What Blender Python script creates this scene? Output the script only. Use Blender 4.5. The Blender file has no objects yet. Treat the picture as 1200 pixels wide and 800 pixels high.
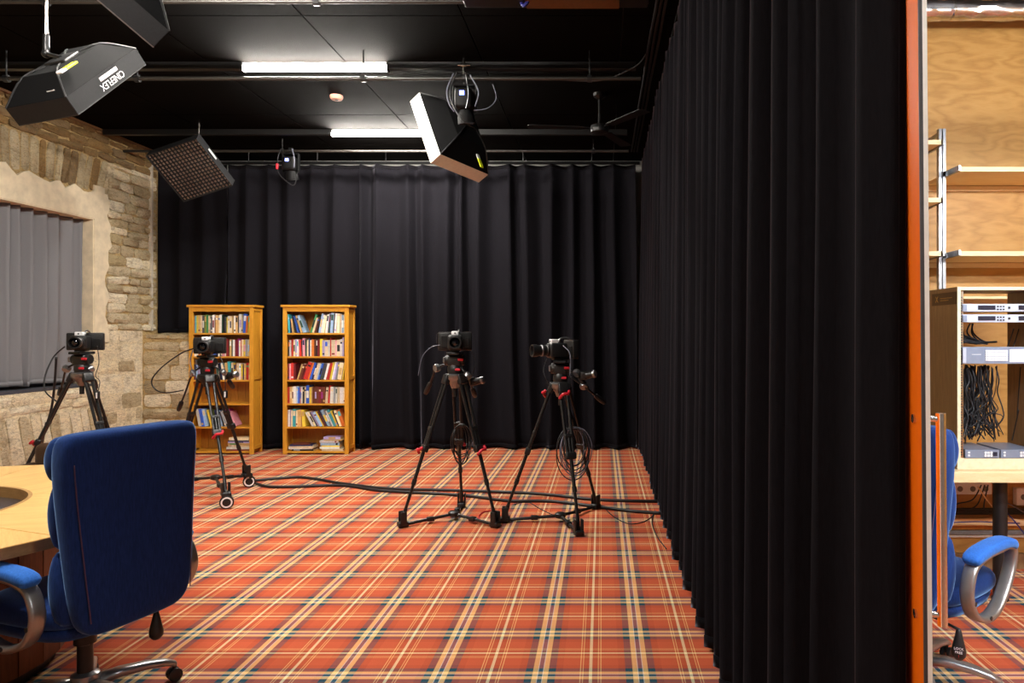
import bpy, bmesh, math, random
from mathutils import Vector, Matrix, noise
PI = math.pi
R = random.Random(7)
SC = bpy.context.scene
COL = SC.collection

# ------------------------------------------------------------------ camera, world, light, exposure
CAM_H = 1.52
cam_d = bpy.data.cameras.new('camera'); cam = bpy.data.objects.new('camera', cam_d); COL.objects.link(cam)
cam.location = (0, 0, CAM_H); cam.rotation_euler = (PI / 2, 0, 0)
cam_d.sensor_width = 36; cam_d.lens = 24.9; cam_d.shift_x = -105 / 1200; cam_d.shift_y = -9 / 1200
cam_d.clip_start = 0.05
SC.camera = cam
w = bpy.data.worlds.new('world'); SC.world = w; w.use_nodes = True
w.node_tree.nodes['Background'].inputs[0].default_value = (0.02, 0.02, 0.022, 1)
w.node_tree.nodes['Background'].inputs[1].default_value = 0.2
SC.view_settings.view_transform = 'Standard'; SC.view_settings.look = 'None'
SC.view_settings.exposure = 0.0; SC.view_settings.gamma = 1.0; SC.view_settings.use_curve_mapping = False
STUDIO_TUBE = 430.0      # strength of the linear ceiling lamps in the studio
CONTROL_TUBE = 235.0      # strength of the linear lamps in the control room
try:
    SC.cycles.max_bounces = 8; SC.cycles.diffuse_bounces = 5; SC.cycles.use_denoising = True
    SC.cycles.sample_clamp_indirect = 6
except Exception:
    pass


def un(px, py, y):
    """A point of the place at depth y, from the photograph's measured pixel (used to take measurements only)."""
    return Vector(((px - 705) * y / 830, y, CAM_H - (py - 391) * y / 830))


def fl(px, py, z=0.0):
    y = 830 * (CAM_H - z) / (py - 391)
    return Vector(((px - 705) * y / 830, y, z))


# ------------------------------------------------------------------ materials
def lin(c):
    o = []
    for v in c[:3]:
        v = v / 255
        o.append(v / 12.92 if v <= 0.04045 else ((v + 0.055) / 1.055) ** 2.4)
    return (*o, 1)


class N:
    """A thin wrapper on a node tree."""
    def __init__(s, name):
        s.m = bpy.data.materials.new(name); s.m.use_nodes = True
        s.t = s.m.node_tree; s.b = s.t.nodes['Principled BSDF']

    def add(s, typ, **kw):
        n = s.t.nodes.new(typ)
        for k, v in kw.items():
            setattr(n, k, v)
        return n

    def link(s, a, b):
        s.t.links.new(a, b)

    def math(s, op, a, b=None):
        n = s.add('ShaderNodeMath', operation=op)
        for i, v in enumerate((a, b)):
            if v is None: continue
            if isinstance(v, (int, float)): n.inputs[i].default_value = v
            else: s.link(v, n.inputs[i])
        return n.outputs[0]

    def coord(s, scale=(1, 1, 1), kind='Object', rot=(0, 0, 0)):
        tc = s.add('ShaderNodeTexCoord'); mp = s.add('ShaderNodeMapping')
        mp.inputs['Scale'].default_value = scale; mp.inputs['Rotation'].default_value = rot
        s.link(tc.outputs[kind], mp.inputs[0]); return mp.outputs[0]

    def noise(s, vec, scale, detail=4, rough=0.55):
        n = s.add('ShaderNodeTexNoise'); n.inputs['Scale'].default_value = scale
        n.inputs['Detail'].default_value = detail; n.inputs['Roughness'].default_value = rough
        if vec is not None: s.link(vec, n.inputs['Vector'])
        return n.outputs['Fac']

    def ramp(s, fac, stops, mode='LINEAR'):
        n = s.add('ShaderNodeValToRGB'); cr = n.color_ramp; cr.interpolation = mode
        while len(cr.elements) > 1: cr.elements.remove(cr.elements[-1])
        cr.elements[0].position = stops[0][0]; cr.elements[0].color = stops[0][1]
        for p, c in stops[1:]:
            e = cr.elements.new(p); e.color = c
        s.link(fac, n.inputs[0]); return n.outputs[0]

    def mix(s, fac, a, b, mode='MIX'):
        n = s.add('ShaderNodeMix', data_type='RGBA', blend_type=mode)
        if isinstance(fac, (int, float)): n.inputs[0].default_value = fac
        else: s.link(fac, n.inputs[0])
        for v, i in ((a, 6), (b, 7)):
            if isinstance(v, tuple): n.inputs[i].default_value = v
            else: s.link(v, n.inputs[i])
        return n.outputs[2]

    def bump(s, h, strength=0.3, dist=0.01):
        n = s.add('ShaderNodeBump'); n.inputs['Strength'].default_value = strength; n.inputs['Distance'].default_value = dist
        s.link(h, n.inputs['Height']); s.link(n.outputs[0], s.b.inputs['Normal'])

    def color(s, c):
        if isinstance(c, tuple): s.b.inputs['Base Color'].default_value = c
        else: s.link(c, s.b.inputs['Base Color'])

    def set(s, **kw):
        for k, v in kw.items():
            s.b.inputs[k.replace('_', ' ')].default_value = v
        return s


def plain(name, rgb, rough=0.5, metal=0.0, vary=0.12, scale=40, bump=0.0, **kw):
    n = N(name); c = lin(rgb)
    f = n.noise(n.coord(), scale)
    d = tuple(x * (1 - vary) for x in c[:3]) + (1,); l = tuple(min(1, x * (1 + vary)) for x in c[:3]) + (1,)
    n.color(n.ramp(f, [(0.3, d), (0.7, l)]))
    n.set(Roughness=rough, Metallic=metal, **kw)
    if bump: n.bump(f, bump, 0.004)
    return n.m


def wood(name, dark, light, scale=(3, 3, 30), rough=0.45, rot=(0, 0, 0), warp=3.0):
    n = N(name); v = n.coord(scale, rot=rot)
    a = n.noise(v, warp, 6, 0.6); b = n.noise(v, warp * 7, 3, 0.5)
    f = n.math('ADD', n.math('MULTIPLY', a, 0.7), n.math('MULTIPLY', b, 0.3))
    n.color(n.ramp(f, [(0.32, lin(dark)), (0.5, lin([(p + q) / 2 for p, q in zip(dark, light)])), (0.68, lin(light))]))
    n.set(Roughness=rough); n.bump(f, 0.08, 0.004)
    return n.m


def plywood():
    n = N('plywood'); v = n.coord((0.9, 1, 3.2))
    a = n.noise(v, 1.6, 3, 0.5)
    wv = n.math('FRACT', n.math('MULTIPLY', a, 9.0))
    ring = n.math('ABSOLUTE', n.math('SUBTRACT', wv, 0.5))
    fine = n.noise(n.coord((2, 2, 30)), 10, 4)
    f = n.math('ADD', n.math('MULTIPLY', ring, 0.7), n.math('MULTIPLY', fine, 0.55))
    n.color(n.ramp(f, [(0.2, lin((162, 114, 50))), (0.5, lin((180, 132, 64))), (0.8, lin((190, 144, 76)))]))
    n.set(Roughness=0.5); n.bump(f, 0.05, 0.003)
    return n.m


def tartan():
    n = N('tartan_carpet'); tc = n.add('ShaderNodeTexCoord'); sx = n.add('ShaderNodeSeparateXYZ'); n.link(tc.outputs['Object'], sx.inputs[0])
    base = (0.50, 0.092, 0.038, 1); base2 = (0.40, 0.070, 0.030, 1); tan = (0.86, 0.55, 0.22, 1); cream = (0.86, 0.74, 0.44, 1)
    halo = (0.016, 0.058, 0.088, 1); navy = (0.025, 0.085, 0.14, 1); pale = (0.72, 0.70, 0.66, 1)
    stops = [(0, navy), (0.042, pale), (0.056, tan), (0.155, halo), (0.30, base2), (0.44, base), (0.785, tan), (0.802, base), (0.838, tan), (0.855, base2), (0.968, cream)]
    cols = []
    for out, off, per in ((sx.outputs[0], 0.1754, 0.4495), (sx.outputs[1], 3.154, 0.4394)):
        t = n.math('FRACT', n.math('ADD', n.math('DIVIDE', n.math('SUBTRACT', out, off), per), 1000.5))
        d = n.math('MULTIPLY', n.math('ABSOLUTE', n.math('SUBTRACT', t, 0.5)), 2.0)
        cols.append(n.ramp(d, stops, 'CONSTANT'))
    c = n.mix(0.5, cols[0], cols[1])
    tw = n.noise(n.coord(), 420, 2, 0.6)
    c = n.mix(1.0, c, n.ramp(tw, [(0.3, (0.8, 0.8, 0.8, 1)), (0.7, (1.15, 1.15, 1.15, 1))]), 'MULTIPLY')
    n.color(c); n.set(Roughness=0.95, Specular_IOR_Level=0.15); n.bump(tw, 0.25, 0.003)
    return n.m


def stone(name, tones, spots=True):
    n = N(name); v = n.coord((1, 1, 1.6), 'Object')
    oi = n.add('ShaderNodeObjectInfo')
    a = n.noise(v, 6, 8, 0.65); b = n.noise(v, 38, 6, 0.7)
    shade = n.ramp(oi.outputs['Random'], [(0, lin(tones[0])), (0.35, lin(tones[1])), (0.7, lin(tones[2])), (1, lin(tones[3]))])
    blot = n.ramp(a, [(0.28, (0.58, 0.52, 0.42, 1)), (0.48, (1, 1, 1, 1)), (0.72, (1.08, 1.05, 0.98, 1))])
    c = n.mix(1.0, shade, blot, 'MULTIPLY')
    g = n.noise(n.coord((1, 1.3, 3.2)), 14, 6, 0.75)
    c = n.mix(1.0, c, n.ramp(g, [(0.30, (0.66, 0.62, 0.56, 1)), (0.46, (1, 1, 1, 1)), (0.66, (1.06, 1.04, 1.0, 1))]), 'MULTIPLY')
    if spots:
        c = n.mix(n.ramp(b, [(0.57, (0, 0, 0, 1)), (0.68, (0.85, 0.85, 0.85, 1))]), c, lin((186, 138, 70)))
    rid = n.math('ABSOLUTE', n.math('SUBTRACT', n.noise(n.coord((1, 1.2, 3.0)), 7, 5, 0.7), 0.5))
    c = n.mix(n.ramp(rid, [(0.0, (0.8, 0.8, 0.8, 1)), (0.012, (0.0, 0.0, 0.0, 1))]), c, lin((92, 74, 50)))
    n.color(c); n.set(Roughness=0.95, Specular_IOR_Level=0.12)
    n.bump(n.math('ADD', a, n.math('MULTIPLY', b, 0.7)), 1.0, 0.035)
    return n.m


def velvet(name, rgb, sheen=0.6, tint=(0.5, 0.48, 0.55), srough=0.35):
    n = N(name); f = n.noise(n.coord((30, 30, 4)), 6, 5)
    c = lin(rgb); n.color(n.ramp(f, [(0.3, tuple(x * 0.8 for x in c[:3]) + (1,)), (0.7, tuple(x * 1.25 for x in c[:3]) + (1,))]))
    n.set(Roughness=0.95, Specular_IOR_Level=0.04, Sheen_Weight=sheen, Sheen_Roughness=srough, Sheen_Tint=(*tint, 1))
    n.bump(n.noise(n.coord(), 600, 2), 0.1, 0.001)
    return n.m


def emit(name, rgb, strength):
    n = N(name); n.color((0.8, 0.8, 0.8, 1)); n.set(Emission_Color=(*rgb, 1), Emission_Strength=strength, Roughness=0.4)
    return n.m


M = {}
M['carpet'] = tartan()
M['ceiling'] = plain('ceiling_fibreboard', (11, 9, 8), 0.95, vary=0.35, scale=130, bump=0.6, Specular_IOR_Level=0.03)
M['mortar'] = stone('lime_mortar', ((206, 178, 128), (206, 178, 128), (206, 178, 128), (206, 178, 128)))
M['stone'] = stone('limestone', ((176, 160, 130), (204, 188, 156), (214, 200, 170), (190, 172, 132)))
M['stone_shaded'] = stone('shade_browned_limestone', ((128, 100, 66), (150, 122, 84), (140, 120, 92), (166, 134, 88)))  # weak, carpet-reddened light of the top courses painted in as browner stone
M['stone_pale_lit'] = stone('pale_lit_limestone', ((244, 232, 204), (248, 238, 214), (236, 222, 192), (242, 228, 196)), False)  # stronger lamplight on the lower wall put into these paler stone tones
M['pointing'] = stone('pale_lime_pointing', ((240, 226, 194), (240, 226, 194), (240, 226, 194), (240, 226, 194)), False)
M['plaster'] = plain('lime_plaster', (222, 208, 180), 0.92, vary=0.13, scale=9, bump=0.8, Specular_IOR_Level=0.12)
M['neutral'] = plain('grey_paint', (120, 118, 114), 0.9)
M['curtain'] = velvet('black_stage_cloth', (22, 21, 25), 0.5, (0.38, 0.36, 0.44), 0.2)
M['hem'] = velvet('black_hem_cloth', (20, 19, 22), 0.5, (0.36, 0.35, 0.42), 0.3)
M['grey_cloth'] = plain('grey_voile', (120, 120, 124), 0.9, vary=0.08, scale=300)
M['grey_dark'] = plain('dark_grey_sill', (62, 62, 70), 0.8)
M['white_trim'] = plain('cream_paint', (196, 186, 170), 0.6)
M['edge_white'] = plain('anodised_pale_edge', (236, 226, 208), 0.4, vary=0.04)
M['pipe'] = plain('dark_painted_pipe', (36, 33, 30), 0.4, vary=0.15)
M['brown_trim'] = plain('brown_batten', (110, 76, 44), 0.7)
M['plywood'] = plywood()
M['birch'] = wood('birch_board', (222, 192, 140), (240, 214, 168), (2, 20, 20))
M['rack_side'] = wood('rack_side_wood', (112, 84, 54), (146, 114, 78), (20, 20, 2))
M['rack_edge'] = plain('pale_edge_band', (226, 208, 172), 0.5)
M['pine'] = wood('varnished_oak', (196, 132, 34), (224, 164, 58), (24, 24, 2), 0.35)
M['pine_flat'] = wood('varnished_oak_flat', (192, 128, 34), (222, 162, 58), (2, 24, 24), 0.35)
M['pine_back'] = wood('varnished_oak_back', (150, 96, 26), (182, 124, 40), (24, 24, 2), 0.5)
M['table'] = wood('oak_tabletop', (206, 158, 88), (232, 192, 124), (1.2, 14, 14), 0.28)
M['table_edge'] = wood('oak_table_edge', (150, 110, 62), (178, 136, 84), (6, 6, 20), 0.4)
M['pedestal'] = wood('dark_slatted_oak', (92, 52, 28), (128, 78, 42), (30, 30, 2), 0.45)
M['glass_dark'] = plain('smoked_panel', (58, 58, 64), 0.15, 0.0, 0.05)
M['blue'] = velvet('blue_suede', (32, 52, 102), 0.9, (0.30, 0.55, 1.0), 0.32)
M['blue_pad'] = velvet('blue_suede_pad', (48, 98, 176), 0.45, (0.35, 0.6, 1.0), 0.4)
M['seam'] = plain('plum_piping', (78, 58, 84), 0.7)
M['arm_grey'] = plain('silver_plastic', (150, 146, 142), 0.32, 0.75, 0.05)
M['base_grey'] = plain('silver_base', (158, 158, 160), 0.3, 0.8, 0.05)
M['black'] = plain('black_plastic', (22, 22, 23), 0.42, vary=0.2)
M['black_soft'] = plain('black_nylon', (24, 24, 26), 0.6, vary=0.2, scale=90, Specular_IOR_Level=0.25)
M['box_cloth'] = plain('softbox_cloth', (13, 13, 14), 0.8, vary=0.15, scale=60, Specular_IOR_Level=0.08)
M['black_matt'] = plain('black_matt_housing', (15, 15, 16), 0.6, vary=0.2, Specular_IOR_Level=0.2)
M['black_metal'] = plain('black_anodised', (44, 44, 45), 0.33, 0.55)
M['grey_metal'] = plain('grey_aluminium', (150, 150, 152), 0.3, 0.9)
M['steel'] = plain('brushed_steel', (206, 200, 190), 0.22, 1.0, 0.04)
M['red'] = plain('red_plastic', (196, 34, 50), 0.4)
M['rubber'] = plain('cable_rubber', (24, 24, 27), 0.5)
M['cable_grey'] = plain('grey_cable', (96, 98, 112), 0.5)
M['white'] = plain('white_plastic', (226, 226, 228), 0.4, vary=0.04)
M['pinkwhite'] = plain('pinkish_white_plastic', (150, 104, 88), 0.6)
M['white_cloth'] = plain('white_rim_cloth', (232, 234, 224), 0.8, vary=0.05)
M['diffuser'] = plain('diffuser_cloth', (196, 176, 160), 0.85, vary=0.05)
M['label_pink'] = plain('label_strip', (232, 214, 222), 0.6)
M['yellow'] = plain('yellow_tag', (214, 220, 30), 0.5)
M['lens'] = plain('lens_glass', (10, 12, 18), 0.05, 0.0, 0.05, Coat_Weight=1.0)
M['orange'] = plain('orange_backed_glass', (226, 104, 8), 0.25, vary=0.03)
M['gasket'] = plain('dark_gasket', (58, 50, 44), 0.7)
M['leather'] = plain('brown_leather', (62, 40, 26), 0.5, bump=0.2)
M['silver_unit'] = plain('silver_front_panel', (190, 198, 216), 0.35, 0.3, 0.05)
M['unit_grey'] = plain('blue_grey_unit', (130, 140, 160), 0.4, 0.3, 0.05)
M['screen'] = plain('dark_display', (40, 44, 60), 0.15)
M['screen_white'] = plain('pale_display', (236, 236, 246), 0.3)
M['foil'] = plain('crinkled_foil', (214, 210, 210), 0.22, 1.0, 0.2, 14, 1.0)
M['gold'] = plain('gold_print', (176, 136, 60), 0.5)
M['sticker'] = plain('dark_brown_sticker', (84, 60, 36), 0.6)
M['blue_led'] = emit('blue_led_display', (0.10, 0.20, 1.0), 5.0)
M['tube'] = emit('lit_tube_studio', (1.0, 0.94, 0.85), STUDIO_TUBE)
M['tube_control'] = emit('lit_tube_control', (0.88, 0.94, 1.0), CONTROL_TUBE)
M['blue_cable'] = plain('blue_cable_skin', (30, 30, 120), 0.5)
M['paper'] = plain('book_pages', (226, 214, 190), 0.9, vary=0.08, scale=200)
_mc = {}


def cmat(rgb, rough=0.55):
    k = tuple(rgb)
    if k not in _mc: _mc[k] = plain('book_cover', rgb, rough, vary=0.15, scale=60)
    return _mc[k]


# ------------------------------------------------------------------ mesh helpers
class MB:
    def __init__(s):
        s.v = []; s.f = []; s.mi = []

    def put(s, vs, fs, mi=0):
        b = len(s.v); s.v += [Vector(v) for v in vs]; s.f += [tuple(b + i for i in f) for f in fs]; s.mi += [mi] * len(fs); return s

    def box(s, c, d, rot=None, mi=0):
        x, y, z = (k / 2 for k in d)
        vs = [Vector((a * x, b * y, e * z)) for a in (-1, 1) for b in (-1, 1) for e in (-1, 1)]
        if rot is not None: vs = [rot @ v for v in vs]
        c = Vector(c)
        return s.put([v + c for v in vs], [(0, 1, 3, 2), (4, 6, 7, 5), (0, 4, 5, 1), (2, 3, 7, 6), (0, 2, 6, 4), (1, 5, 7, 3)], mi)

    def b2(s, lo, hi, mi=0):
        lo, hi = Vector(lo), Vector(hi); return s.box((lo + hi) / 2, hi - lo, None, mi)

    def rbox(s, c, d, r, rot=None, mi=0, seg=3):
        """A box with rounded edges."""
        bm = bmesh.new(); bmesh.ops.create_cube(bm, size=1)
        for v in bm.verts: v.co = Vector((v.co.x * d[0], v.co.y * d[1], v.co.z * d[2]))
        bmesh.ops.bevel(bm, geom=bm.edges[:], offset=min(r, min(d) * 0.49), segments=seg, profile=0.5, affect='EDGES')
        bm.verts.index_update(); c = Vector(c)
        vs = [(rot @ v.co if rot is not None else v.co) + c for v in bm.verts]; fs = [tuple(v.index for v in f.verts) for f in bm.faces]
        bm.free(); return s.put(vs, fs, mi)

    def ring(s, rings, closed=True, caps=True, mi=0):
        n = len(rings[0]); vs = [p for r in rings for p in r]; fs = []
        for i in range(len(rings) - 1):
            for j in range(n if closed else n - 1):
                k = (j + 1) % n; fs.append((i * n + j, i * n + k, (i + 1) * n + k, (i + 1) * n + j))
        if caps and closed:
            fs.append(tuple(range(n))[::-1]); fs.append(tuple((len(rings) - 1) * n + j for j in range(n)))
        return s.put(vs, fs, mi)

    def cyl(s, p, q, r, r2=None, n=12, mi=0):
        p, q = Vector(p), Vector(q); r2 = r if r2 is None else r2
        d = (q - p).normalized(); a = d.orthogonal().normalized(); b = d.cross(a)
        cs = [(math.cos(2 * PI * i / n), math.sin(2 * PI * i / n)) for i in range(n)]
        return s.ring([[p + a * x * r + b * y * r for x, y in cs], [q + a * x * r2 + b * y * r2 for x, y in cs]], mi=mi)

    def lathe(s, prof, c=(0, 0, 0), axis=(0, 0, 1), n=20, mi=0, caps=True):
        d = Vector(axis).normalized(); a = d.orthogonal().normalized(); b = d.cross(a); c = Vector(c)
        return s.ring([[c + d * h + (a * math.cos(2 * PI * i / n) + b * math.sin(2 * PI * i / n)) * max(r, 1e-4) for i in range(n)] for r, h in prof], caps=caps, mi=mi)

    def tube(s, pts, r, n=7, mi=0, smooth=0, closed=False):
        pts = [Vector(p) for p in pts]
        if smooth:
            q = []; m = len(pts)
            rng = range(m if closed else m - 1)
            for i in rng:
                g = (lambda k: pts[k % m]) if closed else (lambda k: pts[max(0, min(m - 1, k))])
                a, b, c, d = g(i - 1), g(i), g(i + 1), g(i + 2)
                for k in range(smooth):
                    t = k / smooth
                    q.append(0.5 * ((2 * b) + (c - a) * t + (2 * a - 5 * b + 4 * c - d) * t * t + (3 * b - a - 3 * c + d) * t ** 3))
            q.append(q[0].copy() if closed else pts[-1]); pts = q
        rr = r if callable(r) else (lambda t: r)
        d0 = (pts[1] - pts[0]).normalized(); a = d0.orthogonal().normalized(); rings = []
        for i, p in enumerate(pts):
            d = (pts[min(i + 1, len(pts) - 1)] - pts[max(i - 1, 0)])
            d = d.normalized() if d.length > 1e-9 else d0
            a = (a - d * a.dot(d)); a = a.normalized() if a.length > 1e-6 else d.orthogonal().normalized()
            b = d.cross(a); k = rr(i / (len(pts) - 1))
            rings.append([p + (a * math.cos(2 * PI * j / n) + b * math.sin(2 * PI * j / n)) * k for j in range(n)])
        return s.ring(rings, mi=mi)

    def sphere(s, c, r, n=12, m=8, sc=(1, 1, 1), mi=0):
        c = Vector(c)
        return s.ring([[c + Vector((math.sin(PI * i / m) * math.cos(2 * PI * j / n) * r * sc[0], math.sin(PI * i / m) * math.sin(2 * PI * j / n) * r * sc[1], -math.cos(PI * i / m) * r * sc[2])) for j in range(n)] for i in [0.02] + list(range(1, m)) + [m - 0.02]], mi=mi)

    def grid(s, fn, nu, nv, mi=0):
        vs = [fn(i / nu, j / nv) for i in range(nu + 1) for j in range(nv + 1)]
        fs = [(i * (nv + 1) + j, (i + 1) * (nv + 1) + j, (i + 1) * (nv + 1) + j + 1, i * (nv + 1) + j + 1) for i in range(nu) for j in range(nv)]
        return s.put(vs, fs, mi)

    def prism(s, poly, off, mi=0):
        """A polygon of points pushed along the vector off."""
        n = len(poly); off = Vector(off); p = [Vector(x) for x in poly]
        return s.put(p + [x + off for x in p], [tuple(range(n))[::-1], tuple(range(n, 2 * n))] + [(i, (i + 1) % n, n + (i + 1) % n, n + i) for i in range(n)], mi)

    def xf(s, m):
        s.v = [m @ v for v in s.v]; return s

    def build(s, name, mats, parent=None, smooth=False, bevel=0.0, world=True, solid=0.0, sub=0):
        if not isinstance(mats, (list, tuple)): mats = [mats]
        me = bpy.data.meshes.new(name)
        vs = s.v
        if parent is not None and world:
            inv = wm(parent).inverted(); vs = [inv @ v for v in vs]
        me.from_pydata([tuple(v) for v in vs], [], s.f)
        for m in mats: me.materials.append(M[m] if isinstance(m, str) else m)
        if len(mats) > 1: me.polygons.foreach_set('material_index', s.mi)
        bm = bmesh.new(); bm.from_mesh(me)
        bmesh.ops.recalc_face_normals(bm, faces=bm.faces[:])
        if bevel: bmesh.ops.bevel(bm, geom=[e for e in bm.edges if len(e.link_faces) == 2 and e.calc_face_angle(0) > 0.5], offset=bevel, segments=2, profile=0.6, affect='EDGES', clamp_overlap=True)
        bm.to_mesh(me); bm.free()
        if smooth:
            me.polygons.foreach_set('use_smooth', [True] * len(me.polygons))
            if smooth is not True: me.set_sharp_from_angle(angle=smooth)
        o = bpy.data.objects.new(name, me); COL.objects.link(o)
        if parent is not None: o.parent = parent
        if solid:
            md = o.modifiers.new('thickness', 'SOLIDIFY'); md.thickness = solid; md.offset = 0
        if sub:
            md = o.modifiers.new('smoothing', 'SUBSURF'); md.levels = sub; md.render_levels = sub
        return o


SM = 0.7


def wm(o):
    m = Matrix.LocRotScale(o.location, o.rotation_euler, o.scale)
    return wm(o.parent) @ m if o.parent else m


def tag(o, label, cat, group=None, kind=None):
    o['label'] = label; o['category'] = cat
    if group: o['group'] = group
    if kind: o['kind'] = kind
    return o


def thing(name, label, cat, loc=(0, 0, 0), rotz=0.0, group=None):
    o = bpy.data.objects.new(name, None); COL.objects.link(o); o.empty_display_size = 0.1
    o.location = loc; o.rotation_euler = (0, 0, rotz); return tag(o, label, cat, group)


def struct(o, label=None, cat=None):
    o['kind'] = 'structure'
    if label: o['label'] = label
    if cat: o['category'] = cat
    return o


def text(body, parent, m, size, mat4, name='lettering', ext=0.0006):
    cu = bpy.data.curves.new(name, 'FONT'); cu.body = body; cu.size = size; cu.extrude = ext
    cu.align_x = 'CENTER'; cu.align_y = 'CENTER'; cu.resolution_u = 3; cu.materials.append(M[m])
    tmp = bpy.data.objects.new(name, cu); COL.objects.link(tmp)
    me = bpy.data.meshes.new_from_object(tmp.evaluated_get(bpy.context.evaluated_depsgraph_get()))
    bpy.data.objects.remove(tmp); me.name = name
    o = bpy.data.objects.new(name, me); COL.objects.link(o); o.parent = parent
    o.matrix_local = wm(parent).inverted() @ mat4
    return o


def frame4(o, x, y):
    """A matrix at o whose x axis is x, y axis is near y."""
    x = Vector(x).normalized(); y = Vector(y); y = (y - x * y.dot(x)).normalized(); z = x.cross(y)
    m = Matrix((x, y, z)).transposed().to_4x4(); m.translation = Vector(o); return m


def copy_tree(o, parent=None):
    c = o.copy(); COL.objects.link(c)
    if parent is not None: c.parent = parent
    for ch in list(o.children): copy_tree(ch, c)
    return c


# ================================================================== the setting
WX = -5.85      # face of the stone wall
CZ = 3.92       # ceiling height
mb = MB().b2((-6.4, -3.2, -0.1), (5.2, 9.9, 0.0)); o = struct(mb.build('floor', 'carpet'), 'floor of both rooms in orange tartan carpet', 'floor')
ce = struct(MB().b2((-6.4, -3.2, CZ), (5.2, 9.9, CZ + 0.12)).build('ceiling', 'black'), 'near black ceiling of fibreboard panels over the studio', 'ceiling')
cp = None
for i in range(6):
    for j in range(11):
        x0 = -5.84 + i * 1.2; y0 = -3.1 + j * 1.2
        if x0 > 0.5: continue
        if y0 < 2.0 and False: continue
        b = MB().b2((x0 + 0.006, y0 + 0.006, CZ - 0.02), (min(x0 + 1.194, 0.84), y0 + 1.194, CZ + 0.002))
        b.build('ceiling_panel', 'ceiling', ce, world=True)
# stone wall with its window niche
WY0, WY1, WZ0, WZ1 = 5.9, 8.13, 0.92, 2.84
mb = MB()
mb.b2((-6.3, -3.2, 0), (WX, WY0, CZ)); mb.b2((-6.3, WY1, 0), (WX, 9.9, CZ))
mb.b2((-6.3, WY0, 0), (WX, WY1, WZ0)); mb.b2((-6.3, WY0, WZ1), (WX, WY1, CZ)); mb.b2((-6.3, WY0, WZ0), (-6.08, WY1, WZ1))
wl = struct(mb.build('wall_left', 'mortar'), 'rough limestone wall with a plastered window opening', 'wall')
MB().b2((-6.08, WY0, WZ0), (WX + 0.002, WY1, WZ0 + 0.03)).build('sill', 'grey_dark', wl)
win = struct(MB().b2((-6.079, WY0, WZ0 + 0.03), (-6.06, WY1, WZ1)).build('window_1', 'grey_dark'), 'window behind the grey voile curtain', 'window')
for k in range(9):
    z = WZ0 + 0.2 + k * 0.2
    MB().b2((-6.06, WY0, z), (-6.05, WY1, z + 0.02)).build('glazing_bar', 'neutral', win)


def stone_piece(parent, org, u, v, n, poly, proud, mat, seed):
    """One rubble stone: a quad outline (four (u,v) corners) with a rough bulged face standing proud of the wall."""
    rr = random.Random(seed); nu, nv = 4, 3
    (a, b, c, d) = [Vector((p[0], p[1], 0)) for p in poly]
    rows = []
    for i in range(nu + 1):
        row = []
        for j in range(nv + 1):
            s, t = i / nu, j / nv
            p = (a * (1 - s) + b * s) * (1 - t) + (d * (1 - s) + c * s) * t
            edge = min(s, 1 - s, t, 1 - t)
            h = proud * (0.55 if edge == 0 else 1.0) + rr.uniform(-0.3, 0.3) * proud
            j_ = 0.006
            p = p + Vector((rr.uniform(-j_, j_), rr.uniform(-j_, j_), 0))
            if s in (0, 1) and t in (0, 1): p = p + ((a + b + c + d) / 4 - p) * 0.10
            row.append(org + u * p.x + v * p.y + n * h)
        rows.append(row)
    m = MB(); m.put([q for r in rows for q in r], [(i * (nv + 1) + j, (i + 1) * (nv + 1) + j, (i + 1) * (nv + 1) + j + 1, i * (nv + 1) + j + 1) for i in range(nu) for j in range(nv)])
    idx = [(i, 0) for i in range(nu)] + [(nu, j) for j in range(nv)] + [(i, nv) for i in range(nu, 0, -1)] + [(0, j) for j in range(nv, 0, -1)]
    top = [rows[i][j] for i, j in idx]; bot = [p - n * (proud + 0.03) for p in top]; k = len(top)
    m.put(top + bot, [(i, (i + 1) % k, k + (i + 1) % k, k + i) for i in range(k)])
    return m.build('stone', mat, parent, smooth=0.42)


seed = [0]


def courses(parent, org, u, v, n, u0, u1, v0, v1, ch, lw, mat, proud=0.022, gap=0.012, mix=None):
    z = v0
    while z < v1 - 0.03:
        h = min(R.uniform(*ch), v1 - z)
        if v1 - (z + h) < 0.05: h = v1 - z
        x = u0 + R.uniform(-0.05, 0.0)
        while x < u1 - 0.02:
            ww = R.uniform(*lw)
            if u1 - (x + ww) < 0.1: ww = u1 - x
            seed[0] += 1; sk = lambda: R.uniform(-0.012, 0.012)
            g = gap / 2
            poly = [(max(x, u0) + g, z + g + sk()), (x + ww - g, z + g + sk()), (x + ww - g, z + h - g + sk()), (max(x, u0) + g, z + h - g + sk())]
            stone_piece(parent, org, u, v, n, poly, proud * R.uniform(0.7, 1.8), R.choice(mix) if mix else mat, seed[0])
            x += ww
        z += h


U, V, NX = Vector((0, 1, 0)), Vector((0, 0, 1)), Vector((1, 0, 0)); O = Vector((WX, 0, 0))
courses(wl, O, U, V, NX, 4.2, 9.3, 3.56, 3.90, (0.07, 0.12), (0.18, 0.42), 'stone_shaded', 0.025)
courses(wl, O, U, V, NX, 8.36, 9.28, 1.56, 3.56, (0.085, 0.135), (0.2, 0.46), 'stone', 0.026, mix=['stone', 'stone', 'stone_pale_lit'])
y = 6.2                      # upright stones of the flat arch over the window
while y < 8.36:
    ww = R.uniform(0.075, 0.12); t = (y - 7.2) * 0.10; seed[0] += 1
    z0 = 3.16 + 0.04 * noise.noise((y * 3, 0, 0))
    stone_piece(wl, O, U, V, NX, [(y + 0.006, z0), (y + ww - 0.006, z0), (y + ww - 0.006 + t, 3.55), (y + 0.006 + t, 3.55)], R.uniform(0.015, 0.035), R.choice(['stone', 'stone', 'stone_shaded']), seed[0]); y += ww
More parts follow.
